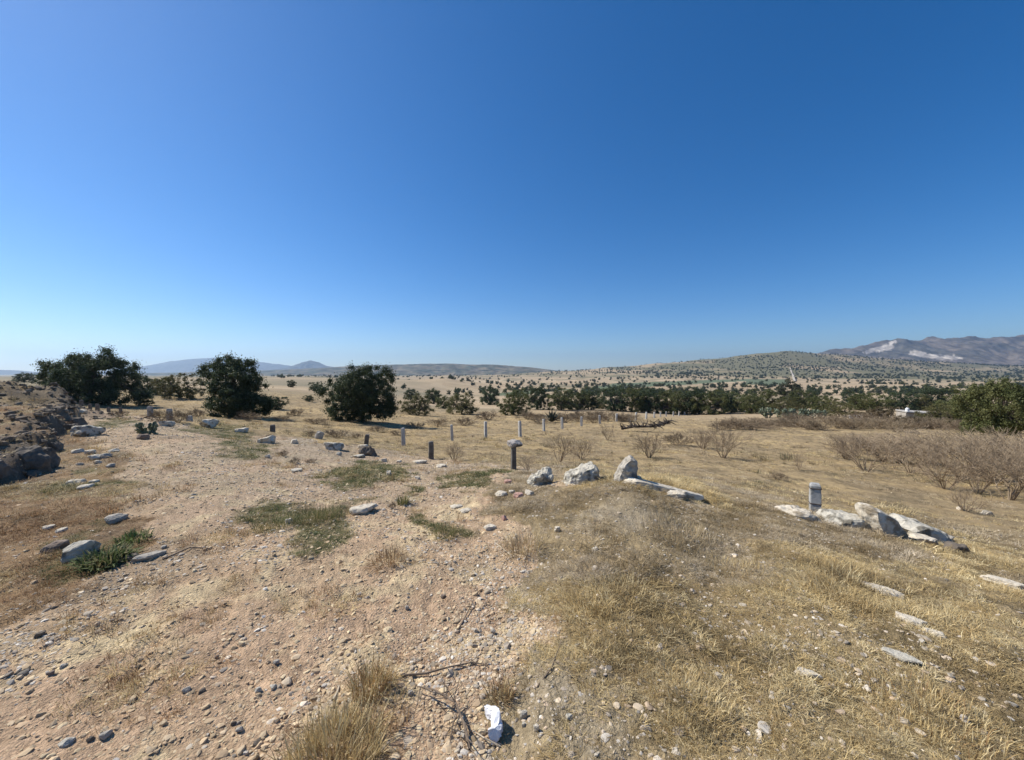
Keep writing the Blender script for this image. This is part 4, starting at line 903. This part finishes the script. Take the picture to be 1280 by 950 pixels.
NOP = [nopal_mesh(1), nopal_mesh(2), nopal_mesh(3, 8)]
for i, (x, y, h, w) in enumerate(((962, 523, 14, 1), (975, 522, 12, 1.1), (988, 523, 13, 1), (1002, 523, 12, 1.1), (1014, 523, 13, 1), (1025, 523, 11, 1.1))):
    p = hit(x, y, 20); hh = h * p[1] / F_PX; add('prickly_pear', NOP[i % 3], p, (0, 0, i), (hh * .75 * w, hh * .75 * w, hh), label='grey-green prickly pear in the clump before the tall grey-green tree', cat='cactus', group='prickly pears before the tree row')
p = hit(183, 544, 6); hh = 17 * p[1] / F_PX; add('prickly_pear', nopal_mesh(7, 9, 2), p, (0, 0, .5), (hh * .95, hh * .95, hh), label='low grey-green prickly pear at the end of the track', cat='cactus')
def agave_mesh(seed, n=26):
    rg = np.random.default_rng(seed); V, Fc = [], []
    for k in range(n):
        t = k * 2.4; e = .35 + .95 * (k / n); d = np.array([math.cos(t), math.sin(t), 0]); s = np.array([-d[1], d[0], 0]); i = len(V); L = rg.uniform(.85, 1.05)
        for (f, w, b) in ((0, .05, 0), (.35, .085, .02), (.7, .055, .0), (1, .004, -.06)):
            c = d * math.cos(e) * L * f + np.array([0, 0, math.sin(e) * L * f + b * math.cos(e)]); u = np.array([0, 0, 1]) * math.cos(e) - d * math.sin(e)
            V += [c - s * w + u * .03 * (1 - f), c - u * .03 * (1 - f), c + s * w + u * .03 * (1 - f)]
        for q in range(3):
            a = i + q * 3
            Fc += [(a, a + 1, a + 4, a + 3), (a + 1, a + 2, a + 5, a + 4), (a + 2, a, a + 3, a + 5)]
    return mesh_from('agave', np.array(V), Fc, M_AGAVE)
p = hit(690, 528, 20); hh = 18 * p[1] / F_PX; add('agave', agave_mesh(3), p, (0, 0, .4), (hh * .95,) * 3, label='dark spiky agave behind the field fence posts', cat='agave')
def fallen():
    p = hit(806, 540, 20); k = 56 * p[1] / F_PX; rg = np.random.default_rng(5); V, Fc = [], []
    pts = [np.array([-.5, 0, .04]), np.array([-.2, .03, .10]), np.array([.12, -.02, .12]), np.array([.42, .02, .17]), np.array([.5, .02, .24])]
    for a, b, r in zip(pts, pts[1:], (.022, .028, .03, .022)): tube(V, Fc, a, b, r, r * .85, 8)
    for i in range(110):
        j = rg.integers(0, 4); f = rg.uniform(0, 1); o = pts[j] * (1 - f) + pts[j + 1] * f; d = rg.normal(0, 1, 3); d[2] = abs(d[2]) * .55 + (.1 if j < 2 else -.2); d /= np.linalg.norm(d); L = rg.uniform(.08, .26); m = o + d * L * .5; e = m + (d + rg.normal(0, .4, 3)) * L * .4
        tube(V, Fc, o, m, .014, .010, 5); tube(V, Fc, m, e, .010, .004, 4)
    add('fallen_tree', mesh_from('fallen_tree', np.array(V) * k, Fc, M_DEAD), p, (0, 0, math.atan2(-p[0], p[1]) * .6), label='dark dead fallen tree lying in the open field', cat='dead tree')
fallen()

# ------------------------------------------------------------------ small house half hidden by the trees
def box(V, Fc, x0, x1, y0, y1, z0, z1):
    i = len(V); V += [np.array(v, float) for v in ((x0, y0, z0), (x1, y0, z0), (x1, y1, z0), (x0, y1, z0), (x0, y0, z1), (x1, y0, z1), (x1, y1, z1), (x0, y1, z1))]
    Fc += [tuple(i + k for k in f) for f in ((0, 3, 2, 1), (4, 5, 6, 7), (0, 1, 5, 4), (1, 2, 6, 5), (2, 3, 7, 6), (3, 0, 4, 7))]
M_WALL = mat_noise('plaster_wall', (.30, .26, .21), (.42, .38, .32), 2, bump=.2); M_ROOF = mat_noise('pale_sheet_roof', (.36, .33, .29), (.46, .43, .38), 3, bump=0); M_HOLE = mat_noise('dark_opening', (.02, .02, .02), (.05, .045, .04), 2, bump=0); M_TANK = mat_noise('white_tank', (.70, .70, .68), (.80, .80, .78), 2, bump=0)
def house():
    Y = 58; x = (1154 - CX) / F_PX * Y; z = H(x, Y); zt = EYE - (521 - HOR) / F_PX * Y; h = max(zt - z, 1.6)
    root = bpy.data.objects.new('small_house', None); COL.objects.link(root); root.location = (x, Y, z); root.rotation_euler = (0, 0, -.35); root['label'] = 'small house with pale flat roof half hidden among trees'; root['category'] = 'house'
    V, Fc = [], []; box(V, Fc, -1.9, 1.9, 0, 2.6, -.5, h - .14); add('wall', mesh_from('wall', np.array(V), Fc, M_WALL), parent=root)
    V, Fc = [], []; box(V, Fc, -2.0, 2.0, -.2, 2.8, h - .137, h); add('roof', mesh_from('roof', np.array(V), Fc, M_ROOF), parent=root, rot=(.03, .04, 0))
    V, Fc = [], []; box(V, Fc, -.2, .5, -.03, .04, 0, h - .35); add('door', mesh_from('door', np.array(V), Fc, M_HOLE), parent=root)
    V, Fc = [], []
    for (a, b, r0, r1) in ((0, .1, .2, .24), (.1, .5, .24, .24), (.5, .62, .24, .10), (.62, .68, .10, .10)): tube(V, Fc, (0, 0, a), (0, 0, b), r0, r1, 12)
    add('water_tank', mesh_from('water_tank', np.array(V), Fc, M_TANK), (x - 1.35, Y + .9, z + h - .02), label='white water tank standing on the pale flat roof', cat='tank')
    for k, (px, w) in enumerate(((1067, .8), (1074, .9))):
        q = hit(px, 526, 20); V, Fc = [], []; box(V, Fc, -w / 2, w / 2, 0, .25, -.3, .75); box(V, Fc, -w / 2 - .05, w / 2 + .05, -.05, .3, .753, .84)
        add('wall_block', mesh_from('wall_block', np.array(V), Fc, M_TANK), q, (0, 0, .2 * k - .3), label='short white wall block left of the half-hidden house', cat='wall', group='white wall blocks')
house()

# ------------------------------------------------------------------ litter, sticks, near tufts
M_PAPER = mat_noise('white_plastic', (.62, .62, .63), (.78, .78, .79), 14, rough=.5, bump=.3, bscale=30)
def litter():
    # a crumpled white scrap: a bent, creased tube-like fold with ragged top
    p = hit(618, 938); k = p[1] / F_PX * .95; rg = random.Random(4); bm = bmesh.new()
    spine = [(-9, 36, 5), (-3, 31, 8), (3, 24, 9), (5, 15, 9), (3, 7, 10), (0, 0, 11)]; rings = []
    for j, (sx, sy, w) in enumerate(spine):
        R8 = []
        for i in range(10):
            a = 2 * math.pi * i / 10; q = 1 + .25 * math.sin(a * 3 + j * 1.3) + rg.uniform(-.12, .12)
            R8.append(bm.verts.new((sx * k + math.cos(a) * w * k * q * .8, sy * k * 1.15 + math.sin(a) * w * .25 * k, .026 + math.sin(a) * .030 * q + (.012 if j in (2, 3) else 0))))
        rings.append(R8)
    for a, b in zip(rings, rings[1:]):
        for i in range(10): bm.faces.new((a[i], a[(i + 1) % 10], b[(i + 1) % 10], b[i]))
    bm.faces.new(rings[-1]); bm.faces.new(rings[0][::-1]); bmesh.ops.subdivide_edges(bm, edges=bm.edges, cuts=1)
    for v in bm.verts: v.co += Vector((rg.uniform(-1, 1), rg.uniform(-1, 1), rg.uniform(-1, 1))) * .0035
    bmesh.ops.recalc_face_normals(bm, faces=bm.faces)
    me = bpy.data.meshes.new('litter'); bm.to_mesh(me); bm.free(); me.materials.append(M_PAPER)
    add('litter', me, (p[0], p[1] - .01, H(p[0], p[1])), (0, 0, .1), label='crumpled bright white scrap lying on the dirt', cat='litter')
    rock(1137, 833, 42, 9, 'p', 'flat pale grey slab in dry grass below the cream pair', 'rock_slab', depth=.35, flat=.5, seed=61)
litter()
M_STICK = mat_noise('stick', (.13, .095, .065), (.26, .20, .145), 12, bump=.3, bscale=50); M_STICKP = mat_noise('pale_stick', (.46, .38, .27), (.60, .51, .38), 12, bump=.3, bscale=50)
def stick(pts, r, label, mat=M_STICK, twigs=0, seed=0, lift=.0):
    rg = np.random.default_rng(seed); W = []
    for (x, y, dz) in pts:
        q = np.array(hit(x, y)); q[2] += dz + r * .7; W.append(q)
    V, Fc = [], []; n = len(W) - 1
    for i in range(n): tube(V, Fc, W[i], W[i + 1], r * (1 - .6 * i / n), r * (1 - .6 * (i + 1) / n), 6)
    for t in range(twigs):
        i = rg.integers(0, n); f = rg.uniform(0, 1); o = W[i] * (1 - f) + W[i + 1] * f; d = rg.normal(0, 1, 3); d[2] = abs(d[2]) * .5; d /= np.linalg.norm(d); L = rg.uniform(.04, .14); tube(V, Fc, o, o + d * L, r * .4, r * .15, 4)
    c = W[0].copy(); add('stick', mesh_from('stick', np.array(V) - c, Fc, mat), c, label=label, cat='stick')
stick([(500, 851, 0), (530, 852, .01), (560, 843, .012), (590, 838, .004), (609, 840, 0)], .006, 'long thin brown stick lying right of the grass tuft', twigs=3, seed=1)
stick([(413, 884, 0), (418, 876, .006), (421, 866, 0)], .010, 'short pale split stick below the grass tuft', M_STICKP)
stick([(572, 793, 0), (582, 775, .01), (592, 757, .01)], .006, 'dark stick slanting across the gravel patch')
stick([(672, 866, 0), (690, 845, .01), (702, 812, .01)], .005, 'bent dark stick at the edge of the dry grass', twigs=3, seed=3)
stick([(586, 948, 0), (580, 925, .03), (568, 900, .05), (540, 885, .05), (520, 872, .02)], .007, 'dark dry branch arching over the dirt by the white scrap', twigs=22, seed=4)
stick([(560, 945, 0), (565, 920, .02), (572, 900, .01)], .004, 'thin dark twig beside the arching dry branch', twigs=5, seed=5)
stick([(625, 945, 0), (605, 935, .012), (590, 926, .01)], .004, 'thin pale twig under the white scrap', M_STICKP, seed=6)
stick([(200, 704, 0), (235, 690, .01), (262, 690, 0)], .008, 'grey stick on the gravel right of the green weeds', twigs=2, seed=7)
stick([(640, 700, 0), (628, 690, .01), (618, 680, .0)], .006, 'pale bent stick on the upper gravel', M_STICKP, seed=8)

M_TUFT = mat_attr('tuft_blade', transl=.25, rough=.75)
def tuft(px, py, wpx, hpx, n, pal, label, wid=.0034, splay=.5, flat=.08, name='grass_tuft', cat='grass', droop=.4):
    x, y, z = hit(px, py); w = wpx * y / F_PX / 2; h = hpx * y / F_PX
    V, Fq = blades(int(px * 3 + py), n, w * .75, h * .45, h * 1.12, wid, splay, flat, droop); V = np.array(V)
    rg = np.random.default_rng(int(px)); nb = len(V) // 5; c = np.repeat(np.array(pal)[rg.integers(0, len(pal), nb)] * rg.uniform(.75, 1.25, (nb, 1)), 5, 0)
    zz = height(x + V[:, 0], y + V[:, 1]) - z; V[:, 2] += zz
    add(name, mesh_from(name, V, Fq, M_TUFT, c), (x, y, z), label=label, cat=cat)
DG = [(.16, .17, .06), (.22, .20, .085), (.34, .27, .13), (.12, .135, .05)]
tuft(412, 962, 150, 50, 1100, STRAW, 'large straw-coloured grass tuft below the short pale stick', splay=.42)
tuft(462, 868, 66, 40, 460, STRAW[1:4] + DG[2:3] + RUST[:2], 'brownish grass tuft left of the long thin stick', splay=.6)
tuft(626, 880, 40, 26, 160, RUST + STRAW[:2], 'small rusty grass tuft above the white scrap')
tuft(485, 705, 56, 22, 420, RUST + GREY[2:3], 'low rusty dead weed on the upper gravel', splay=.9, flat=.3)
tuft(655, 690, 70, 24, 520, GREY + STRAW[:2] + RUST[:1], 'low grey-brown grass clump at the edge of the gravel', splay=.8)
tuft(340, 662, 66, 16, 500, DG, 'green grass clump at the low end of the large green patch', splay=.8)
tuft(395, 650, 80, 20, 700, DG, 'green grass clump in the middle of the large green patch', splay=.8)
tuft(556, 672, 38, 20, 260, DG, 'small grey-green weed tuft in the gravel', splay=.7)
tuft(503, 632, 18, 16, 120, DG, 'small upright green weed beside the flat white slab', wid=.008, splay=.6)
tuft(128, 704, 62, 20, 520, [(.12, .15, .05), (.17, .19, .075), (.09, .115, .04), (.24, .21, .10)], 'leafy bright green weeds around the broad pale rock', wid=.016, splay=.8, flat=.2, name='green_weed', cat='weed', droop=.8)
tuft(163, 678, 44, 13, 220, [(.11, .16, .045), (.15, .19, .06), (.22, .20, .09)], 'leafy green weeds above the thin grey slab', wid=.014, splay=.8, flat=.2, name='green_weed', cat='weed', droop=.8)
tuft(850, 668, 120, 17, 900, GREY + GREY + STRAW[:1] + [(.20, .16, .11)], 'grey dead grass clump below the long cream slab', splay=.7)
tuft(780, 745, 110, 15, 700, STRAW, 'straw grass clump on the middle of the slope', splay=.6)
tuft(860, 880, 150, 20, 900, STRAW + GREY[:1], 'broad straw grass clump on the lower slope', splay=.6)
tuft(1170, 900, 170, 22, 1000, STRAW + RUST[1:2], 'straw grass clump below the flat pale grey slab', splay=.6)
tuft(920, 715, 90, 14, 500, STRAW, 'yellowish grass clump above the cream pair of stones', splay=.7)
tuft(120, 800, 40, 22, 60, STRAW + GREY, 'thin wiry dry weed on the bare track', splay=.7, wid=.003)
tuft(185, 735, 60, 18, 120, GREY + RUST[:1], 'sparse grey dead weed on the gravel edge', splay=.9, wid=.003)
